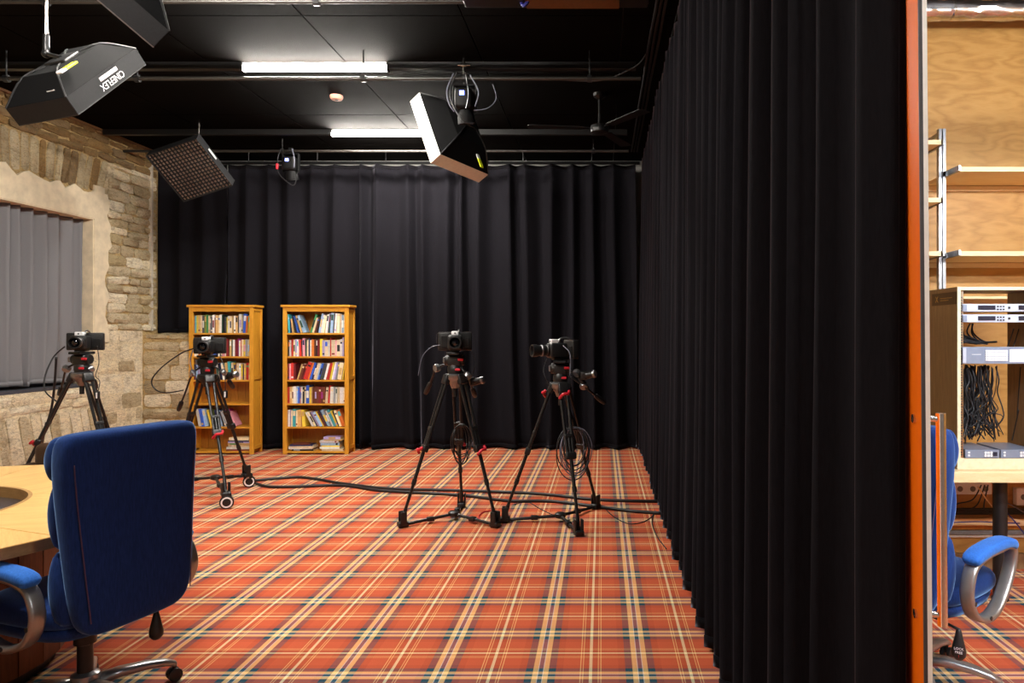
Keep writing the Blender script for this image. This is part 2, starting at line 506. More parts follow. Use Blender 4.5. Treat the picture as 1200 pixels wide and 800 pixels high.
courses(wl, O, U, V, NX, 6.2, 8.2, 0.70, 0.91, (0.09, 0.12), (0.3, 0.6), 'stone_pale_lit', 0.02)
y = 5.86                     # leaning stones of the relieving arch below the window
while y < 8.2:
    ww = R.uniform(0.11, 0.17); seed[0] += 1
    stone_piece(wl, O, U, V, NX, [(y + 0.14, 0.12), (y + ww + 0.13, 0.12), (y + ww - 0.01, 0.68), (y + 0.005, 0.68)], R.uniform(0.02, 0.04), R.choice(['stone_pale_lit', 'stone_pale_lit', 'stone']), seed[0]); y += ww
courses(wl, O, U, V, NX, 8.2, 9.0, 0.05, 1.56, (0.11, 0.26), (0.26, 0.5), 'stone_pale_lit', 0.014, mix=['stone_pale_lit', 'stone_pale_lit', 'stone'])
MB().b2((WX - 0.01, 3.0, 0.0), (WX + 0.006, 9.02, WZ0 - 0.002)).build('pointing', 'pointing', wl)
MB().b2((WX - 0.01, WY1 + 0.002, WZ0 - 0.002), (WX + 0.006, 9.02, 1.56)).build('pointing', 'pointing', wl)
MB().b2((-6.08, WY1 - 0.012, WZ0 + 0.03), (WX + 0.02, WY1 + 0.001, WZ1)).build('reveal', 'plaster', wl)
MB().b2((-6.08, WY0, WZ1 - 0.012), (WX + 0.02, WY1 - 0.012, WZ1 + 0.001)).build('reveal', 'plaster', wl)
courses(wl, O, U, V, NX, 4.2, 5.84, 0.05, 3.5, (0.16, 0.26), (0.3, 0.5), 'stone_pale_lit', 0.016, mix=['stone_pale_lit', 'stone'])
# ragged plaster surround of the window
rag = lambda k: 0.08 * noise.noise((k * 6.3, 1.7, 0)) + 0.05 * noise.noise((k * 31, 5, 0))
outer = [(8.36 + rag(z), z) for z in [1.42 + 0.06 * i for i in range(30)]] + [(yy, 3.15 + rag(yy)) for yy in [8.32 - 0.07 * i for i in range(35)]]
top_l = outer[-1][0]
inner = [(top_l, WZ1), (WY1, WZ1), (WY1, 1.42)]
mb = MB(); n1 = 30
vs = []; fs = []
right = outer[:30]; topp = outer[30:]
for h in (0.0, 0.028):
    pass
mb.prism([(WX - 0.01, WY1, 1.42)] + [(WX - 0.01, a, b) for a, b in right] + [(WX - 0.01, WY1, right[-1][1])], (0.038, 0, 0))
mb.prism([(WX - 0.01, WY1 + 0.0, WZ1)] + [(WX - 0.01, WY1, right[-1][1])] + [(WX - 0.01, a, b) for a, b in topp if a < WY1] + [(WX - 0.01, top_l, WZ1)], (0.038, 0, 0))
mb.b2((WX - 0.01, WY1, right[-1][1] - 0.02), (WX + 0.027, 8.3, right[-1][1] + 0.07))
mb.build('plaster_surround', 'plaster', wl)
# stone ledge in the corner, carrying the short curtain
lg = struct(MB().b2((WX, 9.02, 0), (-5.235, 9.75, 1.50)).build('wall_ledge', 'mortar'), 'limestone ledge in the corner beside the bookcase', 'wall')
courses(lg, Vector((0, 9.02, 0)), Vector((1, 0, 0)), V, Vector((0, -1, 0)), WX + 0.02, -5.235, 0.04, 1.42, (0.12, 0.22), (0.3, 0.5), 'stone', 0.02, mix=['stone', 'stone_pale_lit'])
courses(lg, Vector((0, 0, 1.50)), Vector((1, 0, 0)), Vector((0, 1, 0)), V, WX + 0.02, -5.235, 9.0, 9.5, (0.24, 0.26), (0.3, 0.5), 'stone', 0.02)
struct(MB().b2((-6.3, 9.75, 0), (5.2, 9.9, CZ)).build('wall_back', 'neutral'), 'wall behind the long black curtains', 'wall')
struct(MB().b2((0.86, 2.25, 0), (0.96, 9.75, CZ)).build('wall_right', 'neutral'), 'partition between studio and control room', 'wall')
struct(MB().b2((-6.3, -3.2, 0), (5.2, -3.05, CZ)).build('wall_front', 'neutral'), 'wall behind the viewpoint', 'wall')
struct(MB().b2((4.6, -3.05, 0), (4.75, 9.75, CZ)).build('wall_side', 'plywood'), 'far side wall of the control room', 'wall')
wc = struct(MB().b2((0.96, 4.6, 0), (4.6, 4.72, CZ)).build('wall_control', 'plywood'), 'plywood clad wall of the control room behind the rack', 'wall')
MB().b2((0.97, 4.575, 0.0), (4.55, 4.6, 0.10)).build('plinth_board', 'rack_side', wc)
struct(MB().b2((WX + 0.001, 9.14, 1.56), (WX + 0.045, 9.17, 3.70)).build('trim_1', 'white_trim'), 'pale upright batten at the end of the stone wall', 'trim')
struct(MB().b2((WX + 0.001, 4.0, 3.875), (WX + 0.045, 9.3, 3.90)).build('trim_2', 'brown_trim'), 'thin brown batten along the top of the stone wall', 'trim')


# ------------------------------------------------------------------ curtains
def curtain(name, label, path, L, z0, z1, crests, amp0, amp1, nrm_in, mat='curtain', seed=0, group=None, per=13, nv=26, lean=0.05, wave=0.012, solid=0.004, sharp=0.35):
    """path(s) -> (point, normal) at run length s; crests: run lengths of the fold crests."""
    rr = random.Random(seed)
    cs = sorted(crests); us = []
    for i in range(len(cs) - 1):
        for k in range(per): us.append((i + k / per, cs[i] + (cs[i + 1] - cs[i]) * k / per))
    us.append((len(cs) - 1, cs[-1]))
    ampk = [rr.uniform(0.55, 1.25) for _ in range(len(cs) + 1)]
    skew = [rr.uniform(-0.25, 0.25) for _ in range(len(cs) + 1)]
    leans = [rr.uniform(-1, 1) * lean for _ in range(len(cs) + 1)]
    vs = []
    for ph, s in us:
        i = int(ph); f = ph - i
        A = ampk[i] * (1 - f) + ampk[min(i + 1, len(ampk) - 1)] * f; ln = leans[i] * (1 - f) + leans[min(i + 1, len(leans) - 1)] * f
        for j in range(nv + 1):
            t = j / nv; z = z1 + (z0 - z1) * t
            ff = f + skew[i] * math.sin(PI * f) * 0.5 + 0.05 * noise.noise((s * 2.1, t * 2.2, seed))
            c = 0.25 * math.cos(2 * PI * ff) + 0.75 * (1 - 2 * abs(math.sin(PI * ff)) ** 0.9)
            fine = 0.28 * math.cos(4 * PI * ff + 1.3 + seed + i) * noise.noise((i * 3.7, t * 1.3, seed + 3))
            a = (amp0 + (amp1 - amp0) * t) * A * (0.8 + 0.4 * noise.noise((s * 1.3, t * 1.6, seed + 9)) + 0.2)
            sw = ln * t * t + 0.03 * noise.noise((s * 0.9, t * 1.2, seed + 20))
            p, nn = path(min(max(s + sw, 0), L))
            zz = z + (wave * noise.noise((s * 4, 0, seed + 31)) if j == nv else 0)
            q = p + nn * (a * (c + fine)); vs.append(Vector((q.x, q.y, zz)))
    n = len(us); m = MB(); W = nv + 1
    cl = MB().put(vs, [(i * W + j, (i + 1) * W + j, (i + 1) * W + j + 1, i * W + j + 1) for i in range(n - 1) for j in range(nv)])
    t = thing(name, label, 'curtain', (0, 0, 0), 0, group)
    mid = path(L / 2)[0]; t.location = (mid.x, mid.y, 0)
    cl.build('cloth', mat, t, smooth=True, solid=solid)
    # turned-up hem and header tape follow the cloth
    for nm, j0, j1 in (('hem', nv - 1, nv), ('header_tape', 0, 1)):
        hv = []
        for i in range(n):
            p = path(min(max(us[i][1], 0), L)); a = vs[i * W + j1 if nm == 'hem' else i * W]; b = vs[i * W + (j0 if nm == 'hem' else 1)]
            hi = a + (b - a) * min(1, 0.05 / max(1e-6, (b - a).length)); off = p[1] * 0.003
            hv += [a + off + Vector((0, 0, 0.0005)), hi + off]
        hm = MB().put(hv, [(2 * i, 2 * i + 2, 2 * i + 3, 2 * i + 1) for i in range(n - 1)])
        hm.build(nm, 'hem', t, smooth=True, solid=0.002)
    return t


def crest_run(s0, s1, lo, hi, seed):
    rr = random.Random(seed); c = [s0]
    while c[-1] < s1 - lo: c.append(c[-1] + rr.uniform(lo, hi))
    c[-1] = s1
    return c


BY = 9.33
bpath = lambda x0: (lambda s: (Vector((x0 + s, BY, 0)), Vector((0, -1, 0))))
curtain('studio_curtain', 'short black curtain hanging above the stone corner ledge', bpath(-5.83), 0.91, 1.535, 3.74, crest_run(0, 0.91, 0.22, 0.3, 2), 0.03, 0.045, None, seed=4, group='black curtains of the back wall')
curtain('studio_curtain', 'dark smooth black curtain panel behind the two bookcases', bpath(-4.90), 1.72, 0.02, 3.74, crest_run(0, 1.72, 0.2, 0.36, 3), 0.035, 0.055, None, seed=5, group='black curtains of the back wall')
curtain('studio_curtain', 'wide black pleated curtain behind the two standing camera tripods', bpath(-3.16), 3.62, 0.02, 3.74, crest_run(0, 3.62, 0.15, 0.42, 8), 0.065, 0.10, None, seed=6, group='black curtains of the back wall', lean=0.09)
# long side curtain: flat leading edge by the glass door, then deep folds running to the back
RC = [(0.560, 1.292), (0.500, 1.375), (0.560, 1.60), (0.565, 9.22)]


def rpath(s):
    seg = [0]
    for (a, b), (c, d) in zip(RC, RC[1:]): seg.append(seg[-1] + math.hypot(c - a, d - b))
    for i in range(len(RC) - 1):
        if s <= seg[i + 1] or i == len(RC) - 2:
            f = (s - seg[i]) / (seg[i + 1] - seg[i]); a, c = RC[i], RC[i + 1]
            p = Vector((a[0] + (c[0] - a[0]) * f, a[1] + (c[1] - a[1]) * f, 0)); return p, Vector((-1, 0, 0))


def side_curtain():
    ys = [1.69, 1.93, 2.18, 2.41, 2.59, 2.73, 2.96, 3.18, 3.40]
    rr = random.Random(12)
    while ys[-1] < 9.05: ys.append(ys[-1] + rr.uniform(0.17, 0.3))
    ys[-1] = 9.20
    t = thing('studio_curtain', 'long black velvet side curtain in deep folds along the carpet', 'curtain', (0.56, 5.0, 0))
    amp = [rr.uniform(0.75, 1.2) for _ in ys]; vs = []; us = []
    # leading flat panel and first crest
    prof = [(1.281, 0.5500), (1.312, 0.534), (1.343, 0.518), (1.366, 0.506), (1.378, 0.500), (1.392, 0.502), (1.41, 0.513), (1.45, 0.540), (1.50, 0.562), (1.56, 0.570), (1.61, 0.564), (1.65, 0.545), (1.675, 0.518)]
    for y, x in prof: us.append((y, x, 0.0, 1.0))
    for i in range(len(ys) - 1):
        for k in range(14):
            f = k / 14; y = ys[i] + (ys[i + 1] - ys[i]) * f
            us.append((y, None, i + f, 1.0))
    us.append((ys[-1], None, len(ys) - 1.0001, 1.0))
    nv = 34; zt, zb = 3.80, 0.022
    for y, x, ph, _ in us:
        i = int(ph); f = ph - i
        for j in range(nv + 1):
            tt = j / nv; z = zt + (zb - zt) * tt
            yy = y + (0.035 * noise.noise((y * 1.7, tt * 1.5, 3)) * min(1, max(0, (y - 1.36) * 3)))
            if x is None:
                ff = f + 0.06 * noise.noise((y * 2, tt * 2.4, 8)) * math.sin(PI * f)
                c = 0.4 * math.cos(2 * PI * ff) + 0.6 * (1 - 2 * abs(math.sin(PI * ff)) ** 0.9)
                A = (amp[i] * (1 - f) + amp[min(i + 1, len(amp) - 1)] * f) * (0.040 + 0.024 * tt)
                A *= 1 + 0.35 * noise.noise((y * 1.1, tt * 1.3, 5))
                fine = 0.3 * math.cos(4 * PI * ff + i) * noise.noise((i * 2.3, tt, 6))
                xx = 0.562 - A * (c + fine)
            else:
                xx = x + 0.004 * noise.noise((y * 9, tt * 2.0, 4))
            xx += 0.006 * noise.noise((y * 0.8, tt * 1.7, 14)) - 0.012 * tt * min(1, max(0, y - 1.6))
            vs.append(Vector((xx, yy, z + (0.01 * noise.noise((y * 3, 2, 2)) if j == nv else 0))))
    W = nv + 1; n = len(us)
    MB().put(vs, [(i * W + j, (i + 1) * W + j, (i + 1) * W + j + 1, i * W + j + 1) for i in range(n - 1) for j in range(nv)]).build('cloth', 'curtain', t, smooth=True, solid=0.004)
    hv = []
    for i in range(n):
        a, b = vs[i * W + nv], vs[i * W + nv - 1]; hv += [a + Vector((-0.004, 0, 0.001)), a + (b - a) * 0.5 + Vector((-0.004, 0, 0))]
    MB().put(hv, [(2 * i, 2 * i + 2, 2 * i + 3, 2 * i + 1) for i in range(n - 1)]).build('hem', 'hem', t, smooth=True, solid=0.002)
    k = 2
    sv = []
    for j in range(W):
        a = vs[0 * W + j] * 0.7 + vs[1 * W + j] * 0.3; sv.append(a + Vector((-0.004, -0.003, 0)))
    MB().tube(sv, 0.0006, 5).build('side_stitching', 'hem', t)


side_curtain()


def vcurtain():
    path = lambda s: (Vector((-5.968, 5.97 + s, 0)), Vector((1, 0, 0)))
    t = curtain('window_curtain', 'grey voile curtain hanging in the stone window opening', path, 2.12, 0.985, 2.835, crest_run(0, 2.12, 0.13, 0.2, 5), 0.040, 0.046, None, mat='grey_cloth', seed=15, wave=0.03, lean=0.05, nv=22)
    for c in t.children:
        if c.name.split('.')[0] != 'cloth': c.data.materials.clear(); c.data.materials.append(M['grey_cloth'])


vcurtain()

# ------------------------------------------------------------------ ceiling fittings: tracks, pipes, lamps
for nm, lab, a, b in (('curtain_track', 'thin dark track carrying the back curtains', (-5.8, 9.27, 3.745), (0.50, 9.31, 3.775)), ('curtain_track', 'dark track carrying the long side curtain', (0.54, 1.28, 3.805), (0.58, 9.25, 3.835))):
    t = thing(nm, lab, 'curtain track', ((a[0] + b[0]) / 2, (a[1] + b[1]) / 2, a[2]))
    MB().b2(a, b).build('rail', 'box_cloth', t)
    for k in range(7):
        f = (k + 0.3) / 7; c = [a[i] + (b[i] - a[i]) * f for i in range(2)]
        if nm and b[0] - a[0] > 1: c[1] = (a[1] + b[1]) / 2
        else: c[0] = (a[0] + b[0]) / 2
        MB().cyl((c[0], c[1], b[2]), (c[0], c[1], CZ - 0.01), 0.006, n=6).build('hanger', 'black_metal', t)
for py, y, z, lab in ((2, 4.97, 3.85, 'steel lighting pipe crossing the ceiling ahead of the first lamp'), (92, 5.95, 3.663, 'steel lighting pipe crossing just before the front ceiling lamp'), (177, 8.65, 3.75, 'steel lighting pipe crossing above the bookcases near the back curtain')):
    t = thing('lighting_pipe', lab, 'pipe', (-2.7, y, z))
    MB().cyl((-5.84, y, z), (0.33, y, z), 0.016, n=12).build('pipe', 'pipe', t, smooth=SM)
    for x in (-5.0, -3.9, -2.0, -0.1):
        b = MB().cyl((x, y, z), (x, y, CZ - 0.01), 0.007, n=6); b.lathe([(0.03, -0.02), (0.03, 0.02)], (x, y, z), (1, 0, 0), 10); b.build('hanger', 'black_metal', t)
for y, lab in ((6.22, 'in line with the front ceiling lamp'), (8.26, 'in line with the back ceiling lamp')):
    for x0, x1, en in ((-5.8, -3.156, 'stone wall'), (-1.865, 0.30, 'side curtain')):
        tag(MB().b2((x0, y - 0.03, 3.835), (x1, y + 0.03, 3.899)).build('lamp_trunking', 'black', bevel=0.004), f'black trunking towards the {en}, {lab}', 'trunking')


def tube_lamp(x0, x1, y, label, m, z=3.845):
    t = thing('ceiling_lamp', label, 'ceiling lamp', ((x0 + x1) / 2, y, z))
    MB().b2((x0, y - 0.018, z + 0.024), (x1, y + 0.018, z + 0.054)).build('housing', 'white', t, bevel=0.003)
    n = 12
    prof = [(math.cos(PI * 0.82 + PI * 1.36 * i / n) * 0.030, math.sin(PI * 0.82 + PI * 1.36 * i / n) * 0.030 + 0.008) for i in range(n + 1)]
    MB().prism([(x0 + 0.01, y + a, z + b) for a, b in prof], (x1 - x0 - 0.02, 0, 0)).build('lit_diffuser', m, t)
    for x in (x0, x1):
        MB().b2((x - 0.006, y - 0.033, z - 0.026), (x + 0.006, y + 0.033, z + 0.054)).build('end_cap', 'black', t)
    return t


tube_lamp(-3.145, -1.875, 6.22, 'lit linear lamp under the ceiling, the wider and higher of the two', 'tube')
tube_lamp(-3.145, -1.875, 8.26, 'lit linear lamp partly hidden by the white rimmed softbox', 'tube')
for x, y, lb in ((-3.145, 4.2, 'over the far edge of the round table'), (-3.145, 2.15, 'over the near edge of the round table')): tube_lamp(x, x + 1.27, y, 'lit linear lamp out of view, ' + lb, 'tube')['group'] = 'lamps out of view over the table'
for x in (1.1, 2.6):
    for y in (0.4, 1.7): tube_lamp(x, x + 1.25, y, 'lit linear lamp hung over the control room, %s row, %s' % ('front' if y < 1 else 'rear', 'by the partition' if x < 2 else 'by the side wall'), 'tube_control', 2.75).__setitem__('group', 'lamps out of view in the control room')

# smoke detector, fan, long box
t = thing('smoke_detector', 'small round pinkish smoke detector on the dark ceiling between the lamps', 'smoke detector', (-2.65, 7.08, 3.90))
MB().lathe([(0.02, -0.045), (0.05, -0.042), (0.062, -0.025), (0.065, -0.012), (0.062, 0.0)], (-2.65, 7.08, 3.90)).build('body', 'pinkwhite', t, smooth=SM)
MB().lathe([(0.012, -0.05), (0.02, -0.044)], (-2.65, 7.08, 3.90), n=10).build('vent', 'black', t)
fx, fy = -0.02, 7.02
t = thing('ceiling_fan', 'black three bladed ceiling fan near the top of the side curtain', 'fan', (fx, fy, 3.5))
MB().cyl((fx, fy, 3.6), (fx, fy, CZ - 0.02), 0.014).build('stem', 'black_matt', t)
MB().lathe([(0.02, 3.84), (0.06, 3.87), (0.065, 3.90)], (fx, fy, 0)).build('ceiling_cup', 'black_metal', t, smooth=SM)
MB().lathe([(0.03, 3.50), (0.085, 3.515), (0.095, 3.55), (0.085, 3.58), (0.03, 3.60)], (fx, fy, 0)).build('motor', 'black', t, smooth=SM)
for a in (186, 306, 66):
    a = math.radians(a); d = Vector((math.cos(a), math.sin(a), 0)); e = Vector((-d.y, d.x, 0)); c = Vector((fx, fy, 3.55))
    MB().prism([c + d * 0.16 - e * 0.05, c + d * 0.70 - e * 0.065, c + d * 0.715, c + d * 0.70 + e * 0.065, c + d * 0.16 + e * 0.05], (0, 0, 0.006)).build('blade', 'black', t)
    MB().b2((-0.01, 0.06, 0), (0.01, 0.2, 0.008)).xf(Matrix.Translation(c + Vector((0, 0, 0.004))) @ Matrix.Rotation(a - PI / 2, 4, 'Z')).build('blade_bracket', 'black_metal', t)
t = thing('ceiling_box', 'long black box under the ceiling at the top of the photo', 'box', (-0.1, 5.0, 3.8))
MB().b2((-0.95, 4.78, 3.79), (0.32, 4.94, 3.90)).build('body', 'black', t, bevel=0.01)
MB().b2((-0.52, 4.775, 3.782), (0.12, 4.93, 3.79)).build('brown_strip', 'brown_trim', t)
MB().tube([(-0.54, 4.9, 3.90), (-0.55, 4.86, 3.80), (-0.53, 4.84, 3.76), (-0.50, 4.83, 3.79)], 0.012, 6, smooth=5).build('cable', 'blue_cable', t)
t = thing('cable_bundle', 'black cable bundle running along the ceiling beside the side curtain', 'cables', (0.42, 5, 3.85))
for k in range(3):
    MB().tube([(0.385 + 0.035 * k + 0.012 * noise.noise((i * 0.7, k, 0)), 2.6 + i * 0.5, 3.86 + 0.02 * noise.noise((i, k, 4))) for i in range(14)], 0.011, 6, smooth=3).build('cable', 'rubber', t)
MB().tube([(0.38, 5.9, 3.86), (0.28, 6.0, 3.78), (0.0, 6.15, 3.72), (-0.3, 6.2, 3.74)], 0.006, 6, smooth=6).build('thin_cable', 'rubber', t)


# ------------------------------------------------------------------ studio softboxes
def softbox(label, q0, a, b, n, La, Lb, d, rim='black_soft', front='diffuser', crate=0, h=0.12, pole=None, tagged=False, writing=None, lamp=False, piping='black', body='box_cloth'):
    q0, a, b, n = (Vector(v) for v in (q0, a, b, n)); A, B = a * La, b * Lb
    ctr = q0 + A / 2 + B / 2
    t = thing('softbox', label, 'softbox', ctr, 0)
    apex = ctr - n * h; k = 0.17
    cs = [q0, q0 + A, q0 + A + B, q0 + B]
    back = [apex + (c - ctr) * k for c in cs]
    mid = [(c * 0.5 + e * 0.5) - n * 0.05 for c, e in zip(cs, back)]       # bulged cloth
    m = MB()
    m.ring([back, mid, cs], caps=False); m.put(back, [(0, 1, 2, 3)])
    m.build('body', body, t, solid=0.004)
    for c, md, bk in zip(cs, mid, back): MB().tube([c, md, bk], 0.006, 6, smooth=4).build('rib', 'black', t)
    lip = [c + n * d for c in cs]
    for i in range(4):
        MB().put([cs[i], cs[(i + 1) % 4], lip[(i + 1) % 4], lip[i]], [(0, 1, 2, 3)]).build('rim', rim, t, solid=0.005)
        MB().cyl(lip[i], lip[(i + 1) % 4], 0.004, n=6).build('piping', piping if rim != 'white_cloth' else 'white_cloth', t)
    MB().put([c + n * d * (0.70 if crate else 0.35) + (ctr - c) * 0.01 for c in cs], [(0, 1, 2, 3)]).build('diffuser', front, t, solid=0.003)
    if crate:
        for ax, bx, L1, L2 in ((a, b, La, Lb), (b, a, Lb, La)):
            for i in range(1, crate):
                p = q0 + n * d * 0.74 + ax * L1 * i / crate
                MB().put([p, p + bx * L2, p + bx * L2 + n * d * 0.22, p + n * d * 0.22], [(0, 1, 2, 3)]).build('crate_strip', 'black_soft', t, solid=0.004)
    if lamp:
        rm = Matrix((a, b, a.cross(b))).transposed()
        MB().rbox(apex - n * 0.09, (0.13, 0.13, 0.20), 0.02, rm).build('lamp_head', 'black', t, smooth=SM)
        MB().lathe([(0.10, 0.0), (0.105, 0.015), (0.09, 0.03)], apex, n, 16).build('speed_ring', 'black_metal', t, smooth=SM)
    if tagged is not False:
        p = tagged
        MB().rbox(p, (0.10, 0.012, 0.035), 0.004, Matrix((a, n, a.cross(n))).transposed()).build('tag', 'yellow', t)
        MB().rbox(p - a * 0.075, (0.05, 0.013, 0.035), 0.004, Matrix((a, n, a.cross(n))).transposed()).build('tag_end', 'white', t)
    if writing: writing(t, q0, a, b, n)
    if pole is not None:
        p = Vector(pole); hd = apex - n * 0.015
        if p.z == 0: p.z = hd.z + 0.10
        MB().cyl((p.x, p.y, p.z + 0.10), (p.x, p.y, CZ - 0.02), 0.011).build('hanging_pole', 'steel', t, smooth=SM)
        m = MB().cyl((p.x, p.y, p.z + 0.11), (p.x, p.y, p.z), 0.017); m.cyl(p, hd, 0.011); m.sphere(p, 0.024)
        m.build('tilt_joint', 'black_metal', t, smooth=SM)
        MB().rbox(apex, (0.14, 0.14, 0.03), 0.008, Matrix((a, b, a.cross(b))).transposed()).build('back_plate', 'black', t, smooth=SM)
        m = MB().rbox((p.x, p.y, p.z + 0.42), (0.05, 0.03, 0.035), 0.008); m.cyl((p.x - 0.055, p.y, p.z + 0.42), (p.x + 0.055, p.y, p.z + 0.42), 0.008); m.build('pole_clamp', 'steel', t, smooth=SM)
    return t


def write_one(t, q0, a, b, n):
    # white logo on the near rim, upside down as hung
    out = -(b) ; c = q0 + a * 0.70 * 0.56 + n * 0.095 * 0.45 + b * -0.005
    side = a.cross(n); side = side if side.dot(Vector((0, 0, 1.5)) - q0 + Vector((0, 0, 0))) > 0 else -side
    c = q0 + a * 0.37 + n * 0.050
    vis = side * 0.006
    # reading direction: along -a, letters' up along n reversed
    x = -a; y = n
    z = x.cross(y)
    if z.dot(vis) < 0: y = -y
    text('CINEFLEX', t, 'white', 0.052, frame4(c + vis + n * 0.012, x, y))
    MB().box(c + vis - n * 0.026, (0.17, 0.02, 0.002), Matrix((a, n, a.cross(n))).transposed()).build('label_strip', 'label_pink', t)
    c2 = q0 + b * 0.10 - n * 0.03 + a * 0.05
    MB().box(c2 - a * 0.006, (0.002, 0.05, 0.012), Matrix((a, b, n)).transposed()).build('label_mark', 'white', t)


A1, N1 = Vector((0.053, 0.737, 0.673)), Vector((0.192, 0.654, -0.732))
softbox('large black softbox with white upside-down lettering hanging over the meeting table', (-2.89, 3.82, 2.795), A1, -Vector((0.98, -0.168, 0.106)), N1, 0.70, 0.384, 0.10, h=0.10, pole=un(54, 63, 4.08), tagged=un(82, 77, 3.90), writing=write_one)
_p = un(198, 36, 3.63) - Vector((0, 0, CAM_H)); _v = _p.normalized(); _r = Vector((_v.y, -_v.x, 0)).normalized(); _u = _r.cross(_v)
_a = (-_r * 0.80 + _u * 0.60).normalized(); _n = (-_r * 0.60 - _u * 0.80); _b = (_v + _a * 0.05 - _n * 0.02).normalized()
softbox('black softbox cut off by the top edge, white lit edge, above the lettered one', un(198, 36, 3.63), _a, _b, _n, 0.70, 0.42, 0.115, pole=(-2.75, 4.15, 0), tagged=False, piping='grey_metal')  # lighter piping paints in the highlight along the lit rim edge


def strip4(t, q0, a, b, n):
    c = q0 + a * 0.615 + b * 0.22 + n * 0.06
    MB().box(c, (0.003, 0.13, 0.03), Matrix((a, b, n)).transposed()).build('label_strip', 'white', t)


# egg-crate softbox: its open face looks down into the room
a4, b4, o4 = Vector((0.955, -0.104, 0.278)), Vector((0.272, 0.683, -0.678)), Vector((0.119, -0.723, -0.68))
softbox('softbox with a black egg-crate grid over a pinkish face near the stone wall', Vector((-4.849, 7.536, 3.408)) - o4 * 0.11, a4, b4, o4, 0.60, 0.60, 0.11, crate=15, h=0.12, pole=(-4.55, 8.0, 0), tagged=False, writing=strip4)


def strip3(t, q0, a, b, n):
    MB().box(q0 - b * 0.004 + a * 0.32 + n * 0.06, (0.22, 0.003, 0.045), Matrix((a, b, n)).transposed()).build('label_strip', 'label_pink', t)


softbox('black softbox with a bright white rim and yellow tag near the back lamp', (-1.633, 6.353, 3.681), (0.345, -0.343, -0.873), (0.554, 0.826, -0.105), (-0.758, 0.447, -0.475), 0.70, 0.60, 0.126, rim='white_cloth', h=0.20, pole=(-1.19, 6.12, 3.42), tagged=un(563, 191, 6.40), writing=strip3)


# small moving spotlights with blue displays
def spotlight(label, x, y, z, ztop, extra):
    t = thing('spotlight', label, 'spotlight', (x, y, z))
    m = MB().cyl((x, y, z + 0.13), (x, y, ztop), 0.010); m.lathe([(0.035, -0.02), (0.035, 0.02)], (x, y, ztop), (1, 0, 0), 12); m.build('clamp', 'black_metal', t, smooth=SM)
    m = MB()
    for s in (-1, 1): m.rbox((x + s * 0.095, y, z + 0.02), (0.014, 0.05, 0.22), 0.005)
    m.rbox((x, y, z + 0.125), (0.20, 0.06, 0.014), 0.005); m.build('yoke', 'black_matt', t)
    MB().rbox((x, y, z), (0.15, 0.20, 0.17), 0.03).build('body', 'black_matt', t, smooth=SM)
    MB().lathe([(0.05, 0), (0.07, 0.06), (0.075, 0.12), (0.06, 0.12)], (x, y, z - 0.07), (0.1, 0.2, -1)).build('barrel', 'black_matt', t, smooth=SM)
    MB().b2((x - 0.026, y - 0.106, z + 0.015), (x + 0.012, y - 0.098, z + 0.05)).build('blue_display', 'blue_led', t)
    for k, (pts, mt, r) in enumerate(extra):
        MB().tube([Vector((x, y, z)) + Vector(p) for p in pts], r, 6, smooth=6).build('cable', mt, t)
    return t


sp = spotlight('small black spotlight with a blue display hanging above the stocked bookcase', -3.78, 8.62, 3.58, 3.75,
          [([(-0.11, -0.05, 0.16), (-0.14, -0.05, 0.05), (-0.13, -0.06, -0.1), (-0.05, -0.06, -0.2), (0.06, -0.05, -0.26), (0.1, -0.05, -0.1)], 'rubber', 0.006), ([(0.06, -0.1, 0.16), (0.085, -0.11, 0.05), (0.08, -0.1, -0.06)], 'cable_grey', 0.007)])
MB().rbox((-3.915, 8.55, 3.54), (0.03, 0.03, 0.07), 0.008).build('red_plug', 'red', sp)
spotlight('small black spotlight with a blue display and cables above the white rimmed softbox', -1.147, 5.95, 3.477, 3.663,
          [([(-0.08, -0.08, 0.2), (-0.13, -0.1, 0.06), (-0.11, -0.12, -0.06), (-0.07, -0.1, -0.12)], 'cable_grey', 0.006), ([(0.02, -0.1, 0.2), (0.05, -0.12, 0.02), (0.03, -0.12, -0.1)], 'grey_metal', 0.004),
           ([(0.06, -0.1, 0.18), (0.13, -0.1, 0.04), (0.1, -0.1, -0.08)], 'cable_grey', 0.006), ([(-0.05, -0.1, 0.2), (-0.1, -0.13, 0.0), (0.0, -0.13, -0.2), (0.09, -0.1, -0.22)], 'rubber', 0.008),
           ([(0.24, -0.05, 0.12), (0.27, -0.06, 0.0), (0.2, -0.06, -0.08), (0.08, -0.06, -0.1)], 'cable_grey', 0.004)])

# ------------------------------------------------------------------ bookcases and books
SHZ = [0.038, 0.346, 0.640, 0.938, 1.235, 1.530]
YF, YB = 8.93, 9.17


